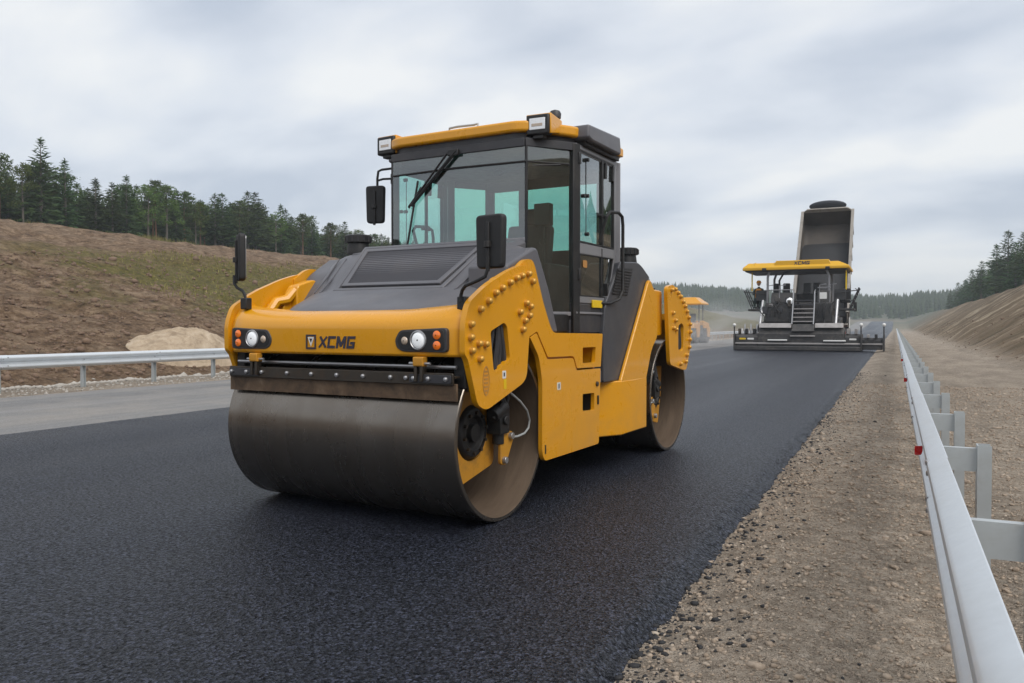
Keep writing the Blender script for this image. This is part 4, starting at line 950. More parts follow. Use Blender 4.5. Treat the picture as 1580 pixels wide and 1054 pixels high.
def spruce(seed, h=7., rmax=1.35, skirt=.10):
    rg = np.random.default_rng(seed); P_, D_, S_ = [], [], []; z = h * skirt; twist = rg.uniform(0, 6)
    limbs = MB()
    while z < h * .985:
        t = (z - h * skirt) / (h * (1 - skirt)); rad = rmax * (1 - t) ** .82 * (.74 + .26 * min(1, t * 7)) * rg.uniform(.72, 1.18) + .05
        nb = int(4 + 4 * (1 - t))
        for k in range(nb):
            if rg.random() < .08: continue
            an = twist + 6.283 * k / nb + rg.uniform(-.35, .35); L = rad * rg.uniform(.62, 1.22); droop = lerp(-.42, .75, t ** .9) + rg.uniform(-.12, .12)
            ux, uy = math.cos(an), math.sin(an); steps = max(2, int(L / .13))
            if L > .5: limbs.tube([(0, 0, z), (ux * L * .8, uy * L * .8, z + droop * L * .55)], [.016, .004], 4)
            for q in range(steps):
                u = (q + rg.uniform(.2, 1.)) / steps; rr = L * u; zz = z + droop * rr * (1 - .25 * u) + .10 * u * u * L
                side = rg.normal(0, .10 + .16 * (1 - u)) * L * .6
                P_.append((ux * rr - uy * side, uy * rr + ux * side, zz)); D_.append((ux - uy * side * .8 / max(L, .1), uy + ux * side * .8 / max(L, .1), droop * .5 - .10)); S_.append((.10 + .10 * (1 - t)) * rg.uniform(.7, 1.35))
        z += h * .0235 * rg.uniform(.6, 1.35) * (1.15 - .45 * t); twist += 1.1
    for q in range(10): P_.append((rg.normal(0, .02), rg.normal(0, .02), h - q * .05)); D_.append((rg.normal(0, .3), rg.normal(0, .3), .9)); S_.append(.09)
    v, f = sprays(P_, D_, S_, rg)
    tr = MB().tube([(0, 0, -.3), (.01, 0, h * .35), (0, .015, h * .7), (0, 0, h * .98)], [.115, .085, .045, .008], 7)
    tr.v += []; o = len(tr.v); tr.add(limbs.v, limbs.f)
    return tri_mesh('crown', v, f), tr.mesh('trunk', 60, False)
def pine(seed, h=7., rmax=1.25, bare=.42):
    rg = np.random.default_rng(seed); P_, D_, S_ = [], [], []; tr = MB(); bend = rg.normal(0, .12, 2)
    axis_ = lambda t: Vector((bend[0] * math.sin(t * 3), bend[1] * math.sin(t * 2.5 + .4) - bend[1] * .389, h * t))
    tr.tube([axis_(i / 7) - Vector((0, 0, .3 if i == 0 else 0)) for i in range(8)], [lerp(.12, .015, (i / 7) ** .8) for i in range(8)], 7)
    nbr = 44
    for k in range(nbr):
        t = lerp(bare, .97, (k / nbr) ** .92); an = k * 2.4 + rg.uniform(-.5, .5); sh = (t - bare) / (1 - bare); L = rmax * (.35 + .75 * math.sin(math.pi * min(1, .18 + .82 * sh) ** .9)) * rg.uniform(.55, 1.2) * (1.0 if t < .9 else .6)
        d = Vector((math.cos(an), math.sin(an), rg.uniform(-.05, .55))); p0 = axis_(t); p1 = p0 + d * L
        tr.tube([p0, p0 + d * L * .55 + Vector((0, 0, .04)), p1], [.022, .014, .005], 4)
        for q in range(int(24 + 12 * L)):
            u = .35 + .72 * rg.random() ** .7; c = p0 + d * L * u; off = rg.normal(0, .16 * (.7 + .5 * L), 3); off[2] *= .62
            P_.append(tuple(np.array(c) + off)); D_.append((off[0] + d.x * .12, off[1] + d.y * .12, off[2] + .16)); S_.append(rg.uniform(.09, .17))
    v, f = sprays(P_, D_, S_, rg, 1.5); return tri_mesh('crown', v, f), tr.mesh('trunk', 60, False)
def birch(seed, h=6., rmax=1.3, bare=.22):
    rg = np.random.default_rng(seed); P_, D_, S_ = [], [], []; tr = MB()
    tr.tube([(0, 0, -.3), (.03, .02, h * .3), (-.02, .05, h * .65), (0, .02, h * .93)], [.10, .08, .045, .012], 7)
    for k in range(40):
        t = lerp(bare, .95, rg.random() ** .85); an = rg.uniform(0, 6.283); env = rmax * math.sin(math.pi * min(1, .12 + .86 * (t - bare * .6) / (1 - bare * .6))) ** .7
        L = env * rg.uniform(.4, 1.0); c = Vector((math.cos(an) * L, math.sin(an) * L, h * t + L * .25)); tr.tube([(0, 0, h * t - .15 * L), tuple(c)], [.018, .005], 4)
        rc = rg.uniform(.26, .52)
        for q in range(56):
            o_ = rg.normal(0, 1, 3); o_ /= np.linalg.norm(o_); o_ *= rc * rg.random() ** .4; o_[2] *= .8
            P_.append(tuple(np.array(c) + o_)); D_.append(tuple(o_ + np.array([0, 0, -.1]))); S_.append(rg.uniform(.07, .125))
    v, f = sprays(P_, D_, S_, rg, 1.05); return tri_mesh('crown', v, f), tr.mesh('trunk', 60, False)
KINDS = {'s': [spruce(11), spruce(12, rmax=1.15), spruce(13, rmax=1.55, skirt=.16), spruce(14, rmax=1.3, skirt=.22), spruce(15, rmax=1.0, skirt=.12)],
         'p': [pine(21), pine(22, bare=.5), pine(23, rmax=1.05, bare=.34), pine(24, rmax=1.4, bare=.46)],
         'b': [birch(31), birch(32, rmax=1.5), birch(33, rmax=1.1, bare=.3)]}
KN = {'s': ('spruce_tree', 'spruce', 'spruce_green', 'bark_grey', 7.), 'p': ('pine_tree', 'pine', 'pine_green', 'bark_red', 7.), 'b': ('birch_tree', 'birch', 'birch_green', 'bark_grey', 6.)}
trg = random.Random(5)
def plant(kind, x, y, h, label, group, z=None):
    nm, cat, cm, tm, h0 = KN[kind]; k = trg.randrange(len(KINDS[kind])); crown, trunk = KINDS[kind][k]
    r = empty(nm, (x, y, (zground(x, y) if z is None else z) - .05), trg.uniform(0, 6.28)); s = h / h0; w = s * trg.uniform(1.05, 1.4) * (1.16 if kind == 's' else 1.05)
    r.scale = (w, w, s); link('crown', crown, cm, r); link('trunk', trunk, tm, r)
    tag(r, label, 'tree', group); return r
ORD = ['first', 'second', 'third', 'fourth', 'fifth', 'sixth', 'seventh', 'eighth', 'ninth', 'tenth', 'eleventh', 'twelfth', 'thirteenth', 'fourteenth', 'fifteenth', 'sixteenth', 'seventeenth', 'eighteenth', 'nineteenth']
TENS = {20: 'twent', 30: 'thirt', 40: 'fort', 50: 'fift'}
def ordinal(n):
    if n <= 19: return ORD[n - 1]
    t, u = n // 10 * 10, n % 10
    return TENS[t] + 'ieth' if u == 0 else TENS[t] + 'y-' + ORD[u - 1]
# front row of the wood on the left bank, from the picture's left edge along to the cab
ROW = [(41.5, 's', 5.0), (43.0, 'b', 4.9), (44.6, 'p', 5.7), (46.2, 'b', 5.0), (47.6, 's', 7.2), (48.2, 'p', 5.4), (49.8, 's', 6.0), (50.9, 'p', 5.0), (52.3, 's', 4.5), (53.6, 's', 5.0), (54.9, 's', 4.7), (56.5, 's', 5.5), (57.4, 'p', 4.9), (58.9, 'b', 5.0), (60.4, 'p', 5.4), (61.6, 'b', 5.5), (63.2, 's', 5.4), (64.8, 'p', 5.3), (66.3, 'b', 4.7), (67.4, 'p', 4.9), (69.0, 's', 5.7), (70.7, 's', 5.9), (72.0, 'p', 5.4), (73.4, 's', 6.3), (75.0, 's', 6.5), (76.3, 'p', 5.6), (78.0, 'b', 5.0), (79.4, 's', 5.9), (81.2, 's', 5.6), (83.0, 'p', 5.2), (85.0, 'b', 4.9), (86.8, 's', 5.3), (88.8, 'p', 4.7), (91.0, 's', 4.9), (93.2, 's', 5.1), (95.4, 'b', 4.5), (97.5, 's', 4.7), (100, 'p', 4.4), (102.5, 's', 4.8), (105, 's', 4.5), (108, 'b', 4.3), (111, 's', 4.9), (114, 's', 4.6)]
for i, (y, k, h) in enumerate(ROW):
    x = -70.5 - trg.uniform(0, 2.2)
    who = {'s': 'dark spruce', 'p': 'pine', 'b': 'leafy tree'}[k]
    if h > 7: lab = 'tallest dark spruce rising above the wood on the left bank'
    else: lab = f'{who}, {ordinal(i + 1)} tree from the left along the front of the left wood'
    plant(k, x, y, h * 1.18, lab, 'trees along the front of the left wood')
for row in range(2):
    y = 38.0 + row
    while y < 120:
        y += trg.uniform(1.3, 2.3); x = -75.0 - 3.4 * row - trg.uniform(0, 2.4)
        k = trg.choice('sspssb'); hh = pw(y, [(40, 5.0), (48, 5.3), (56, 4.9), (75, 5.6), (95, 4.9), (120, 4.6)]) * trg.uniform(.95, 1.22)
        plant(k, x, y, hh, {'s': 'spruce standing behind the front trees of the left wood', 'p': 'pine standing behind the front trees of the left wood', 'b': 'leafy tree standing behind the front trees of the left wood'}[k], 'trees behind the front of the left wood')
# wood on the right bank
RR = [(92, 's', 7.4), (97, 's', 8.2), (102, 'p', 7.0), (107, 's', 8.4), (112, 's', 7.2), (118, 's', 8.3), (124, 'p', 6.8), (131, 's', 8.0), (139, 's', 7.2), (147, 's', 9.8), (157, 's', 8.6), (168, 'p', 7.0), (180, 's', 7.4), (194, 's', 6.6), (208, 's', 7.6), (224, 's', 6.2), (242, 's', 7.0), (262, 's', 7.4), (285, 's', 6.4)]
for i, (y, k, h) in enumerate(RR):
    x = 14.6 + trg.uniform(0, 2.0); who = {'s': 'dark spruce', 'p': 'pine'}[k]
    lab = 'lone broad spruce at the front of the wood above the right bank' if h > 9.5 else f'{who}, {ordinal(i + 1)} tree from the right along the right bank\'s crest'
    plant(k, x, y, h, lab, 'trees along the crest of the right bank')
for row in range(2):
    y = 84.
    while y < 300:
        y += trg.uniform(3.2, 7) * (1 + y / 300); x = 18.5 + row * 4 + trg.uniform(0, 3)
        plant(trg.choice('ssp'), x, y, trg.uniform(6.4, 9.0), 'conifer standing behind the front trees above the right bank', 'trees behind the crest of the right bank')
# ---- masses of far wood that read as one (stuff)
def cone_wood(name, spots, label, seed):
    rg = np.random.default_rng(seed); V, F, o = [], [], 0
    for (x, y, z, h) in spots:
        tiers = 4; r0 = h * rg.uniform(.17, .26); n = 6
        for t in range(tiers):
            zb = z + h * (.10 + .80 * t / tiers); zt = min(z + h, zb + h * .42); r = r0 * (1 - t / (tiers + .6)) * rg.uniform(.8, 1.15); a0 = rg.uniform(0, 6)
            for k in range(n):
                an = a0 + 6.283 * k / n; q = r * rg.uniform(.65, 1.25); V.append((x + q * math.cos(an), y + q * math.sin(an), zb + rg.uniform(-.04, .04) * h))
            V.append((x + rg.normal(0, .05), y, zt))
            for k in range(n): F.append((o + k, o + (k + 1) % n, o + n))
            o += n + 1
    return tag(link(name, tri_mesh(name, np.array(V), np.array(F)), 'spruce_green'), label, 'wood', None, 'stuff')
spots = []
for _ in range(1700):
    x = -80 - 50 * trg.random() ** 1.6; y = trg.uniform(30, 180); spots.append((x, y, zground(x, y, False) - .2, trg.uniform(4.6, 6.1) - max(0, (-x - 95) * .05)))
for _ in range(420):
    x = trg.uniform(-82, -70); y = 120 + 130 * trg.random(); spots.append((x, y, zground(x, y, False) - .2, trg.uniform(4, 6)))
for _ in range(700):
    x = trg.uniform(26, 70); y = trg.uniform(70, 330); spots.append((x, y, zground(x, y, False) - .2, trg.uniform(6, 8.6)))
cone_wood('bank_wood', spots, 'dense dark conifer wood filling the ground behind the bank trees', 41)
spots = []
for _ in range(8200):
    x = trg.uniform(-430, 230); y = trg.uniform(452, 680); spots.append((x, y, zground(x, y, False) - .2, trg.uniform(5.0, 8.8)))
cone_wood('far_wood', spots, 'hazy blue-green conifer forest covering the far hills', 42)
# ---- grass along the foot of the left wood and in patches on the bank (stuff)
V, F = [], []; rgn = np.random.default_rng(9); o = 0
def blades(x, y, n, hh, sp):
    global o
    for _ in range(n):
        px, py = x + rgn.normal(0, sp), y + rgn.normal(0, sp); pz = zground(px, py); a_ = rgn.uniform(0, 6.28); w = rgn.uniform(.02, .05); h_ = hh * rgn.uniform(.5, 1.2)
        V.extend([(px - w * math.cos(a_), py - w * math.sin(a_), pz - .02), (px + w * math.cos(a_), py + w * math.sin(a_), pz - .02), (px + rgn.normal(0, .3) * h_, py + rgn.normal(0, .3) * h_, pz + h_)]); F.append((o, o + 1, o + 2)); o += 3
for _ in range(420): blades(-69.0 - abs(trg.gauss(0, 1.0)), trg.uniform(36, 118), 14, .55, .4)
for _ in range(950):
    y = trg.uniform(24, 95); x = -trg.uniform(25, 41)
    if fbm(x, y, .12, 3) > -.15 and y > 20 + (-x - 25) * .3 + 4: blades(x, y, 9, .22, .5)
leaf_mat('dry_grass', (.075, .070, .020), (.155, .135, .045), (.26, .21, .09))
tag(link('grass', tri_mesh('grass', np.array(V), np.array(F)), 'dry_grass'), 'dry yellow-green grass in tufts on the left bank', 'grass', None, 'stuff')
# ================================================================== PAVER AND TRUCK
def skin_person(name, joints, bones, radii, mats, root_i=0):
    me = bpy.data.meshes.new(name); me.from_pydata(joints, bones, []); o = bpy.data.objects.new(name, me); col.objects.link(o)
    sk = o.modifiers.new('skin', 'SKIN'); ss = o.modifiers.new('smooth', 'SUBSURF'); ss.levels = 1; ss.render_levels = 2
    for i, r in enumerate(radii): me.skin_vertices[0].data[i].radius = (r, r) if not hasattr(r, '__len__') else r
    me.skin_vertices[0].data[root_i].use_root = True
    me.materials.append(M[mats]); return o
pav = empty('asphalt_paver', (-4.55, 47.2, 0))
tag(pav, 'dark asphalt paver with yellow canopy and wide screed laying the road ahead', 'paver')
# screed
sc_ = MB().prism([(-.0, .06), (.0, .95), (.25, 1.30), (1.5, 1.30), (1.5, .06)], -2.55, 2.0, 'x').build('screed', 'paver_dark', pav, .03)
for x0, x1, nm in ((-3.80, -2.56, 'screed_wing'), (2.01, 2.82, 'screed_wing')):
    MB().prism([(-.02, .08), (-.02, .78), (.2, .95), (1.3, .95), (1.3, .08)], x0, x1, 'x').build(nm, 'paver_dark', pav, .03)
MB().prism([(.35, .10), (.35, .62), (.5, .75), (1.2, .75), (1.2, .10)], 2.83, 3.92, 'x').build('screed_extension', 'paver_dark', pav, .03)
MB().box((-3.82, -.10, .36), (2.84, -.04, .46)).build('screed_edge', 'paver_plate', pav, .02); MB().box((2.84, .28, .36), (3.95, .33, .45)).build('screed_edge', 'paver_plate', pav, .02)
MB().box((-3.85, -.35, .03), (2.84, .1, .26)).build('screed_foot', 'paver_dark', pav, .03)
for x in (-3.86, 2.86, 3.98):
    g = MB().box((x - .04, -.15 if x < 3 else .2, .02), (x + .04, 1.9, .95)).build('end_gate', 'paver_dark', pav, .02)
    MB().cyl((x, -.05 if x < 3 else .25, .9), (x, -.05 if x < 3 else .25, 1.40), .035, 10).build('gate_post', 'paver_dark', g); MB().sphere((x, -.05 if x < 3 else .25, 1.46), .10, 12, 8).build('gate_lamp', 'white_paint', g)
for x0, x1 in ((-2.5, -.75), (.50, 1.95)):
    w = MB().prism([(-.04, 1.30), (.16, 1.56), (.9, 1.56), (.9, 1.30)], x0, x1, 'x').build('walkway', 'paver_plate', pav, .02)
MB().prism([(-.12, 1.1), (.1, 1.5), (.9, 1.5), (.9, 1.1)], -.72, .47, 'x').build('walkway', 'paver_dark', pav, .02)
MB().box((-.80, -.14, .80), (.52, -.02, .87)).build('foot_step', 'paver_plate', pav, .02); MB().box((-2.0, -.18, .56), (-.95, -.03, .64)).build('foot_step', 'white_paint', pav, .02); MB().box((.95, -.18, .54), (2.1, -.03, .62)).build('foot_step', 'white_paint', pav, .02)
for x, mt in ((-3.4, 'sticker_yellow'), (-2.95, 'white_paint'), (2.45, 'white_paint')): MB().prism(rpoly([(x - .18, .62), (x + .18, .62), (x + .18, .72), (x - .18, .72)], .04), -.05, -.02, 'y').build('marker_plate', mt, pav)
for k in range(7): MB().cyl((-3.5 + k * .17, .25, .95), (-3.5 + k * .17, .35, 1.25 + .25 * (k % 2)), .05, 8).build('spindle', 'steel_light', pav)
# tractor body
MB().box((-2.45, 1.9, .35), (1.35, 7.0, 2.05)).build('tractor_body', 'paver_dark', pav, .06)
MB().box((-2.40, 1.55, 1.60), (1.30, 2.4, 2.75)).build('engine_cover', 'paver_dark', pav, .06)
MB().box((-2.35, 2.4, 2.05), (1.25, 5.8, 2.62)).build('platform', 'paver_dark', pav, .05)
MB().prism([(1.8, 2.75), (2.1, 3.35), (2.8, 3.35), (2.8, 2.6)], -2.1, -.75, 'x').build('control_desk', 'paver_dark', pav, .04)
MB().prism([(1.8, 2.75), (2.1, 3.45), (2.8, 3.45), (2.8, 2.6)], .45, 1.2, 'x').build('control_desk', 'paver_dark', pav, .04)
for s, x in ((1, -2.55), (-1, 1.45)):
    t = MB().prism(rpoly([(2.6, .05), (6.2, .05), (6.6, .45), (6.2, .95), (2.6, .95), (2.2, .45)], .25, 5), x - .2, x + .2, 'x').build('crawler_track', 'rubber', pav, .03)
    for y in (2.75, 3.6, 4.4, 5.2, 6.05): MB().cyl((x - .23, y, .45), (x + .23, y, .45), .28, 16).build('track_roller', 'steel_dark', t)
# ladder between the two halves
for x in (-.72, .42): MB().tube([(x, 0.0, 1.5), (x, .55, 2.6), (x, .75, 3.35), (x, 1.1, 3.45)], .035, 6).build('ladder_rail', 'steel_light', pav)
for k in range(6): MB().box((-.70, .25 + k * .16, 1.62 + k * .24), (.40, .50 + k * .16, 1.68 + k * .24)).build('ladder_step', 'paver_plate' if k < 4 else 'dark_grey', pav, .01)
MB().prism(rpoly([(.62, 2.95), (1.0, 2.95), (1.0, 3.32), (.62, 3.32)], .03), 1.50, 1.56, 'y').build('white_panel', 'white_paint', pav)
MB().lathe([(0, .0), (.02, .17), (.06, .2), (.2, .2)], (-1.02, 1.45, 2.85), 'y', 16).build('work_lamp', 'lamp_white', pav, 0, 50)
MB().cyl((-.95, 1.3, 1.6), (-.95, 1.5, 2.2), .07, 10).build('hydraulic_hose', 'rubber', pav); MB().cyl((.9, 1.3, 1.55), (.8, 1.55, 2.3), .06, 10).build('hydraulic_hose', 'rubber', pav)
for x in (-2.6, 1.5):
    MB().bar((x, .4, 1.25), (x, 5.6, 1.75), .22, .36).build('tow_arm', 'paver_dark', pav, .03)
    MB().cyl((x, .9, 1.2), (x + .05, 1.9, 2.9), .08, 10).build('lift_cylinder', 'steel_light', pav)
prn = random.Random(12)
for k in range(16):
    x = prn.uniform(-2.4, 1.25); w, h_ = prn.uniform(.12, .4), prn.uniform(.12, .45); z = prn.uniform(1.65, 2.9); y = 1.50 - prn.uniform(0, .12)
    if -.85 < x + w / 2 and x - w / 2 < .55: continue
    MB().box((x - w / 2, y, z), (x + w / 2, y + .2, z + h_)).build('control_box', prn.choice(['black', 'dark_grey', 'paver_plate', 'paver_dark', 'steel_dark']), pav, .02)
for k in range(14):
    x = prn.uniform(-2.5, 1.35); x2 = x + prn.uniform(-.5, .5); z = prn.uniform(1.6, 2.2)
    MB().tube([(x, 1.3, z), (x, 1.22, z + .35), (lerp(x, x2, .5), 1.25, z + .65), (x2, 1.45, z + .9)], .035, 6).build('hydraulic_hose', 'rubber', pav)
for x in (-2.3, -1.6, .6, 1.15): MB().tube([(x, 1.7, 2.7), (x, 1.7, 3.75), (x + .35, 1.7, 3.8)], .03, 6).build('hand_rail', 'cab_grey', pav)
MB().tube([(-2.35, 1.62, 3.5), (-.85, 1.62, 3.5)], .03, 6).build('hand_rail', 'cab_grey', pav); MB().tube([(.5, 1.62, 3.6), (1.2, 1.62, 3.6)], .03, 6).build('hand_rail', 'cab_grey', pav)
for x in (-3.6, -3.2, -2.8, 2.2, 2.6, 3.2, 3.6): MB().box((x - .07, .1, .95 if x < 2.9 else .75), (x + .07, .5, 1.25 if x < 2.9 else .95)).build('adjuster', prn.choice(['paver_plate', 'black', 'steel_dark']), pav, .02)
# seats hung out to either side, with rails
for s, x in ((-1, -2.95), (1, 1.85)):
    st_ = MB().prism([(2.4, 2.30), (4.0, 2.30), (4.0, 2.42), (2.4, 2.42)], x - .55, x + .55, 'x').build('side_platform', 'paver_dark', pav, .02)
    for k in range(4): MB().tube([(x + s * (.30 + .11 * k), 2.3, 2.40 + .26 * k), (x + s * (.30 + .11 * k), 4.0, 2.40 + .26 * k)], .03, 6).build('side_rail', 'dark_grey', st_)
    for y in (2.35, 3.1, 3.95): MB().tube([(x + s * .28, y, 2.35), (x + s * .80, y, 3.6)], .035, 6).build('side_rail', 'dark_grey', st_)
    MB().tube([(x - s * .5, 2.35, 2.4), (x - s * .5, 2.3, 3.3), (x + s * .8, 2.3, 3.45)], .03, 6).build('side_rail', 'dark_grey', st_)
    sx_ = x + s * .05
    MB().box((sx_ - .28, 2.8, 2.75), (sx_ + .28, 3.35, 2.95)).box((sx_ - .28, 3.3, 2.9), (sx_ + .28, 3.45, 3.6)).build('seat', 'rubber', pav, .05); MB().cyl((sx_, 3.1, 2.42), (sx_, 3.1, 2.76), .1, 10).build('seat_pedestal', 'dark_grey', pav)
    MB().prism([(2.35, 2.9), (2.55, 2.9), (2.62, 3.5), (2.5, 3.55)], x - .3 - .2 * s, x + .3 - .2 * s, 'x').build('console', 'black', pav, .02)
for x in (-1.9, -1.35, -.2, .35): MB().box((x - .2, 2.9, 3.3), (x + .2, 3.05, 3.95)).box((x - .2, 2.6, 3.25), (x + .2, 3.05, 3.4)).build('seat', 'rubber', pav, .05)
MB().tube([(-1.7, 2.9, 2.6), (-1.75, 2.8, 4.1), (-1.5, 2.8, 4.55), (-.9, 2.8, 4.7)], .06, 8).build('exhaust_pipe', 'dark_grey', pav)
MB().box((-1.2, 5.0, 2.6), (1.0, 5.8, 3.4)).build('engine_hood', 'paver_dark', pav, .06)
# canopy
for x in (-2.35, 1.05):
    for y in (2.3, 5.2): MB().tube([(x, y, 2.3), (x, y, 4.3), (x + (.15 if x < 0 else -.15), y, 4.75)], .07, 8).build('canopy_post', 'cab_grey', pav)
for x in (-3.3, 1.95): MB().tube([(x, 2.6, 3.5), (x, 2.6, 4.75)], .04, 6).build('canopy_post', 'sticker_yellow', pav)
cn = MB().rings([[(-3.75, 1.9, 4.70), (2.15, 1.9, 4.70), (2.15, 6.1, 4.70), (-3.75, 6.1, 4.70)], [(-3.75, 1.9, 4.86), (2.15, 1.9, 4.86), (2.15, 6.1, 4.86), (-3.75, 6.1, 4.86)], [(-3.45, 2.2, 5.14), (1.55, 2.2, 5.14), (1.55, 5.8, 5.14), (-3.45, 5.8, 5.14)]]).build('canopy', 'paver_yellow', pav, .03)
MB().prism([(-2.0, 4.88), (1.2, 4.90), (1.05, 5.24), (-1.85, 5.24)], 2.02, 5.6, 'y').build('canopy_panel', 'paver_yellow', cn, .03)
MB().box((-3.6, 2.0, 4.62), (2.0, 6.0, 4.70)).build('canopy_liner', 'black', cn, .01)
for x in (-3.1, -1.93, .95): MB().bar((x - .05, 1.98, 4.86), (x + .05, 2.2, 5.15), .12, .06).build('canopy_rib', 'paver_yellow', cn, .01)
for x in (-2.5, 1.0): MB().box((x - .12, 1.85, 4.66), (x + .12, 2.0, 4.82)).build('canopy_lamp', 'black', cn, .02)
o = block_letters('XCMG', .20, .18, .048, .03, .16, .005).build('lettering', 'decal_dark', cn); o.location = (-.42, 2.02, 5.07)
# operator on the outer seat
B0 = Vector((-4.55 - 2.98, 47.2 + 3.05, 0))
J = [(0, .05, 3.05), (0, .10, 3.30), (0, .10, 3.55), (0, .08, 3.72), (0, .06, 3.80),
     (-.22, .08, 3.60), (-.30, -.10, 3.32), (-.22, -.36, 3.30), (.22, .08, 3.60), (.30, -.10, 3.32), (.22, -.36, 3.30),
     (-.12, 0, 3.02), (-.15, -.44, 3.04), (-.15, -.50, 2.58), (-.15, -.64, 2.50), (.12, 0, 3.02), (.15, -.44, 3.04), (.15, -.50, 2.58), (.15, -.64, 2.50)]
E_ = [(0, 1), (1, 2), (2, 3), (3, 4), (2, 5), (5, 6), (6, 7), (2, 8), (8, 9), (9, 10), (0, 11), (11, 12), (12, 13), (13, 14), (0, 15), (15, 16), (16, 17), (17, 18)]
RD_ = [.17, .17, .19, .075, .07, .085, .07, .05, .085, .07, .05, .11, .085, .065, .05, .11, .085, .065, .05]
per = skin_person('person', [tuple(Vector(j)) for j in J], E_, RD_, 'cloth_dark'); per.location = tuple(B0)
tag(per, 'seated operator in dark clothes and orange vest at the paver\'s outer seat', 'person')
hd = MB().sphere((0, .04, 3.97), .125, 14, 10, (.88, 1.0, 1.15)).sphere((0, -.085, 3.96), .024, 8, 6).sphere((-.115, .05, 3.96), .03, 8, 6, (.5, 1, 1)).sphere((.115, .05, 3.96), .03, 8, 6, (.5, 1, 1)).build('head', 'skin', per, 0, 80)
MB().lathe([(0, .165), (.02, .165), (.03, .138), (.09, .125), (.14, .08), (.155, 0)], (0, .04, 4.02), 'z', 18).build('helmet', 'hi_vis', per, 0, 50)
MB().rings([[(.21 * math.cos(a_) * w, .09 + .17 * math.sin(a_) * w, z) for a_ in [6.283 * k / 16 for k in range(16)]] for z, w in ((3.10, 1.0), (3.35, 1.02), (3.55, 1.08), (3.66, .8))]).build('vest', 'hi_vis', per, 0, 60)

# ---- tipper truck feeding the paver
trk = empty('tipper_truck', (-4.55, 57.0, 0))
tag(trk, 'tipper truck with its steel bed raised high behind the paver', 'truck')
BT = Matrix.Translation((0, .2, 1.45)) @ Matrix.Rotation(R(50), 4, 'X')     # bed: local y along the bed, z out of its floor
def bedpart(mb, nm, mat, par=trk, bev=.03):
    o = mb.build(nm, mat, par, bev); o.matrix_local = BT; return o
BL, BW, BH = 9.75, 1.70, 1.35
def U(w, r, z0, n=5):
    pts = [(-w, BH)]
    for k in range(n + 1):
        an = R(180 + 90 * k / n); pts.append((-w + r + r * math.cos(an), z0 + r + r * math.sin(an)))
    for k in range(n + 1):
        an = R(270 + 90 * k / n); pts.append((w - r + r * math.cos(an), z0 + r + r * math.sin(an)))
    pts.append((w, BH)); return pts
outer_, inner_ = U(BW, .45, 0), U(BW - .07, .40, .06)
ring = outer_ + inner_[::-1]
bed = bedpart(MB().rings([[(x, 0, z) for x, z in ring], [(x, BL, z) for x, z in ring]]), 'bed', 'bed_steel')
def bsub(mb, nm, mat, bev=.02): return mb.build(nm, mat, bed, bev)
inn2 = U(BW - .072, .40, .062); inn3 = [(x, z) for x, z in inn2]
bsub(MB().rings([[(x, .02, z) for x, z in inn3], [(x, BL - .1, z) for x, z in inn3]], closed=False), 'bed_lining', 'bed_inner', 0)
fw = U(BW - .01, .45, .01); bsub(MB().rings([[(x, BL - .12, z) for x, z in fw], [(x, BL, z) for x, z in fw]]), 'front_wall', 'bed_inner')
bsub(MB().prism([(-BW, BH - .02), (-BW + .35, BH + .30), (BW - .35, BH + .30), (BW, BH - .02)], BL - .12, BL + .0, 'y'), 'front_wall_top', 'bed_steel')
for s in (1, -1):
    bsub(MB().box((s * BW - .10, -.05, BH - .10), (s * BW + .10, BL + .02, BH + .06)), 'top_rail', 'bed_steel')
    for k in range(7): bsub(MB().box((min(s*BW, s*(BW+.09)), .4 + k * 1.3, .3), (max(s*BW, s*(BW+.09)), .55 + k * 1.3, BH - .1)), 'side_rib', 'bed_steel')
bsub(MB().rings([[(-BW + .09, y, .07), (-BW + .09, y, h_), (-.6, y, h_ * 1.15), (.1, y, h_ * 1.25), (.8, y, h_ * 1.1), (BW - .09, y, h_), (BW - .09, y, .07)] for y, h_ in ((.05, .75), (2., .8), (4.2, .7), (6.6, .5), (7.6, .12))]), 'asphalt_load', 'hot_mix', .05)
bsub(MB().sphere((0, BL + .42, BH + .10), 1., 28, 12, (1.28, .20, .50)), 'tarp_cover', 'tarp', 0)
bsub(MB().box((-BW, -.18, .0), (BW, -.02, .25)), 'tail_chute', 'bed_steel')
ch = MB().box((-.55, .0, .95), (-.35, 8.6, 1.25)).box((.35, 0, .95), (.55, 8.6, 1.25)).box((-.55, 1, 1.0), (.55, 1.2, 1.2)).box((-.55, 6, 1.0), (.55, 6.2, 1.2)).build('chassis', 'dark_grey', trk, .02)
MB().cyl((0, 5.0, 1.2), (0, 3.6, 6.2), .14, 14).cyl((0, 5.0, 1.2), (0, 4.35, 3.6), .2, 14).build('hoist', 'steel_dark', trk)
def wheel(x, y, w=.34, r=.62):
    t = MB().lathe([(-w/2, r*.55), (-w/2, r*.93), (-w/2 + .05, r), (w/2 - .05, r), (w/2, r*.93), (w/2, r*.55)], (x, y, r), 'x', 28).build('wheel', 'rubber', trk, 0, 35)
    MB().lathe([(-w/2 + .04, .05), (-w/2 + .03, r*.5), (-w/2, r*.56), (w/2, r*.56), (w/2 - .03, r*.5), (w/2 - .04, .05)], (x, y, r), 'x', 24).build('rim', 'galv_post', t, 0, 35)
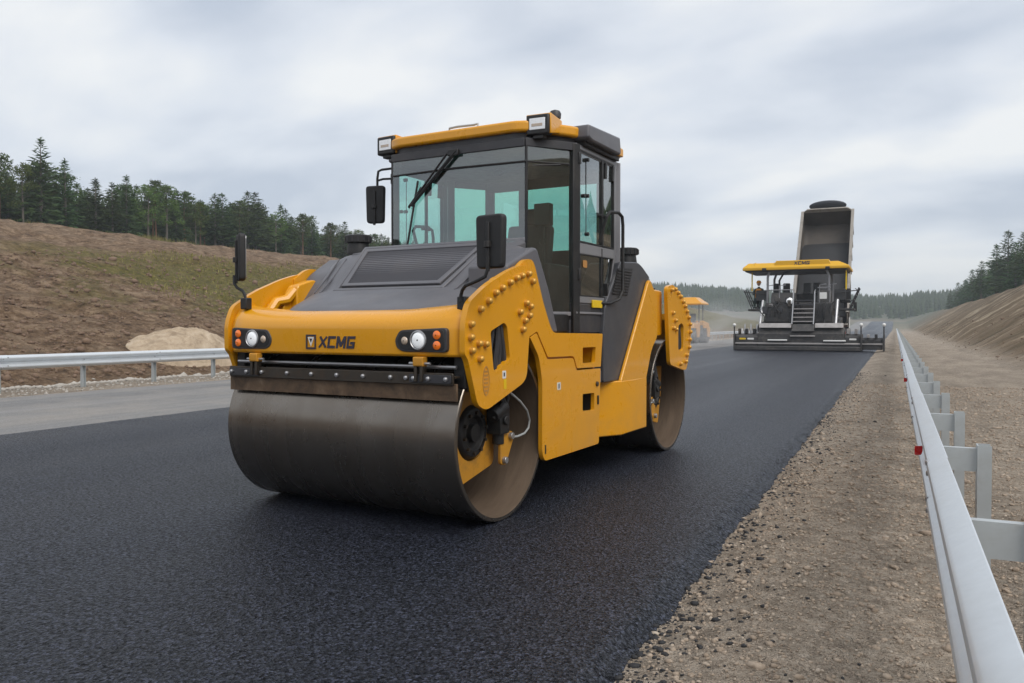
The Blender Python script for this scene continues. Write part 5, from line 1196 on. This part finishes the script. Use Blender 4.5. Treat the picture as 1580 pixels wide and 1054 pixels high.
for s in (1, -1):
    for y in (.9, 2.3): wheel(s * 1.28, y, .62)
    wheel(s * 1.32, 7.6)
    MB().prism(rpoly([(.1, 1.1), (.1, 1.45), (3.1, 1.45), (3.1, 1.1), (2.9, 1.32), (.3, 1.32)], .06), min(s*.98, s*1.6), max(s*.98, s*1.6)).build('mud_guard', 'black', trk, .02)
    MB().box((s * 1.35 - .22, -.02, .85), (s * 1.35 + .22, .06, 1.05)).build('tail_lamp', 'red_reflector', trk, .02)
    MB().cyl((s * 1.2, 3.5, 1.0), (s * 1.2, 5.2, 1.0), .36, 18).build('fuel_tank', 'steel_light', trk, .03)
tc_ = MB().prism(rpoly([(6.55, .75), (9.0, .75), (9.15, 1.8), (8.85, 3.4), (6.55, 3.4)], .12, 4), -1.40, 1.40, 'x').build('truck_cab', 'white_paint', trk, .06)
MB().box((-1.1, 6.52, 2.1), (1.1, 6.56, 3.05)).build('rear_window', 'black', tc_)
for s in (1, -1):
    MB().prism(rpoly([(7.2, 2.1), (8.7, 2.1), (8.5, 3.05), (7.2, 3.05)], .08), min(s*1.40, s*1.41), max(s*1.40, s*1.41)).build('side_window', 'black', tc_)
    MB().tube([(s * 1.40, 8.6, 3.2), (s * 1.85, 8.6, 3.6), (s * 1.9, 8.6, 4.15), (s * 1.75, 8.6, 4.25)], .03, 6).build('mirror_arm', 'black', tc_)
    MB().box((s * 1.78 - .12, 8.5, 2.5), (s * 1.78 + .12, 8.62, 3.2)).build('mirror', 'black', tc_, .04)
    MB().box((min(s*1.1, s*1.46), 5.6, 1.0), (max(s*1.1, s*1.46), 6.5, 3.3)).build('intake_stack', 'black', trk, .05)

# ---- second, smaller roller working in the steam beyond
r2 = empty('road_roller', (-15.7, 66.0, -.046), R(-4))
tag(r2, 'small distant canopied roller half lost in steam beyond the paver', 'road roller')
for y in (0, 3.0):
    d = MB().lathe([(-.95, .1), (-.95, .60), (-.93, .62), (.93, .62), (.95, .60), (.95, .1)], (0, y, .62), 'x', 36).build('drum', 'drum_steel', r2, 0, 30)
    for s in (1, -1): MB().prism(rpoly([(y - .3, .5), (y + .3, .5), (y + .5, 1.3), (y - .5, 1.3)], .08), min(s*.98, s*1.06), max(s*.98, s*1.06)).build('fork', 'yellow', r2, .02)
MB().prism(rpoly([(-.8, 1.25), (1.0, 1.25), (1.0, 1.75), (-.6, 1.6)], .1), -.9, .9, 'x').build('front_hood', 'yellow', r2, .04); MB().prism(rpoly([(1.9, 1.25), (3.8, 1.25), (3.6, 1.7), (1.9, 1.9)], .1), -.9, .9, 'x').build('rear_hood', 'yellow', r2, .04)
MB().box((-.85, .9, .8), (.85, 2.0, 1.5)).build('frame', 'dark_grey', r2, .03); MB().box((-.25, 1.5, 1.5), (.25, 1.95, 1.9)).box((-.25, 1.85, 1.9), (.25, 2.0, 2.5)).build('seat', 'rubber', r2, .04)
for x in (-.8, .8):
    for y in (.95, 2.05): MB().tube([(x, y, 1.4), (x, y, 3.25)], .05, 6).build('canopy_post', 'dark_grey', r2)
MB().rings([[(-1.15, .4, 3.22), (1.15, .4, 3.22), (1.15, 2.6, 3.22), (-1.15, 2.6, 3.22)], [(-1.15, .4, 3.34), (1.15, .4, 3.34), (1.15, 2.6, 3.34), (-1.15, 2.6, 3.34)], [(-.5, .9, 3.85), (.5, .9, 3.85), (.5, 2.1, 3.85), (-.5, 2.1, 3.85)]]).build('canopy', 'yellow', r2, .03)

# ================================================================== AIR
# steam drifting off the hot mat left of the paver
a = Mat('steam_air'); a.n.remove(a.p); v = a.node('ShaderNodeVolumePrincipled'); v.inputs['Color'].default_value = (.93, .94, .96, 1); v.inputs['Anisotropy'].default_value = .2
tcn = a.node('ShaderNodeTexCoord'); nz = a.noise(tcn.outputs['Object'], 1.5, 4, .6, .8)
ln = a.node('ShaderNodeVectorMath', operation='LENGTH'); a.l.new(tcn.outputs['Object'], ln.inputs[0])
fall = a.ramp(ln.outputs['Value'], [(.35, 1.), (1., 0.)]); dens = a.math('MULTIPLY', a.math('MULTIPLY', fall, a.ramp(nz, [(.38, 0.), (.68, 1.)])), STEAM if 'STEAM' in globals() else .11)
a.l.new(dens, v.inputs['Density']); a.l.new(v.outputs[0], a.out.inputs['Volume']); M['steam_air'] = a.m
st_o = MB().sphere((0, 0, 0), 1., 24, 14).build('steam', 'steam_air', None, 0, 80); st_o.location = (-12.2, 60, 1.5); st_o.scale = (5.6, 9, 2.2)
tag(st_o, 'pale steam drifting over the hot asphalt beside the paver', 'steam', None, 'stuff')
# even haze in the air over the whole place
a = Mat('haze_air'); a.n.remove(a.p); v = a.node('ShaderNodeVolumePrincipled'); v.inputs['Color'].default_value = (.80, .88, .97, 1); v.inputs['Anisotropy'].default_value = .15
v.inputs['Density'].default_value = .00062
a.l.new(v.outputs[0], a.out.inputs['Volume']); M['haze_air'] = a.m
hz = MB().box((-1000, -80, -2.5), (1000, 3300, 62)).build('haze', 'haze_air', None, 0, None)
tag(hz, 'thin bluish haze in the air over the whole road', 'haze', None, 'stuff')
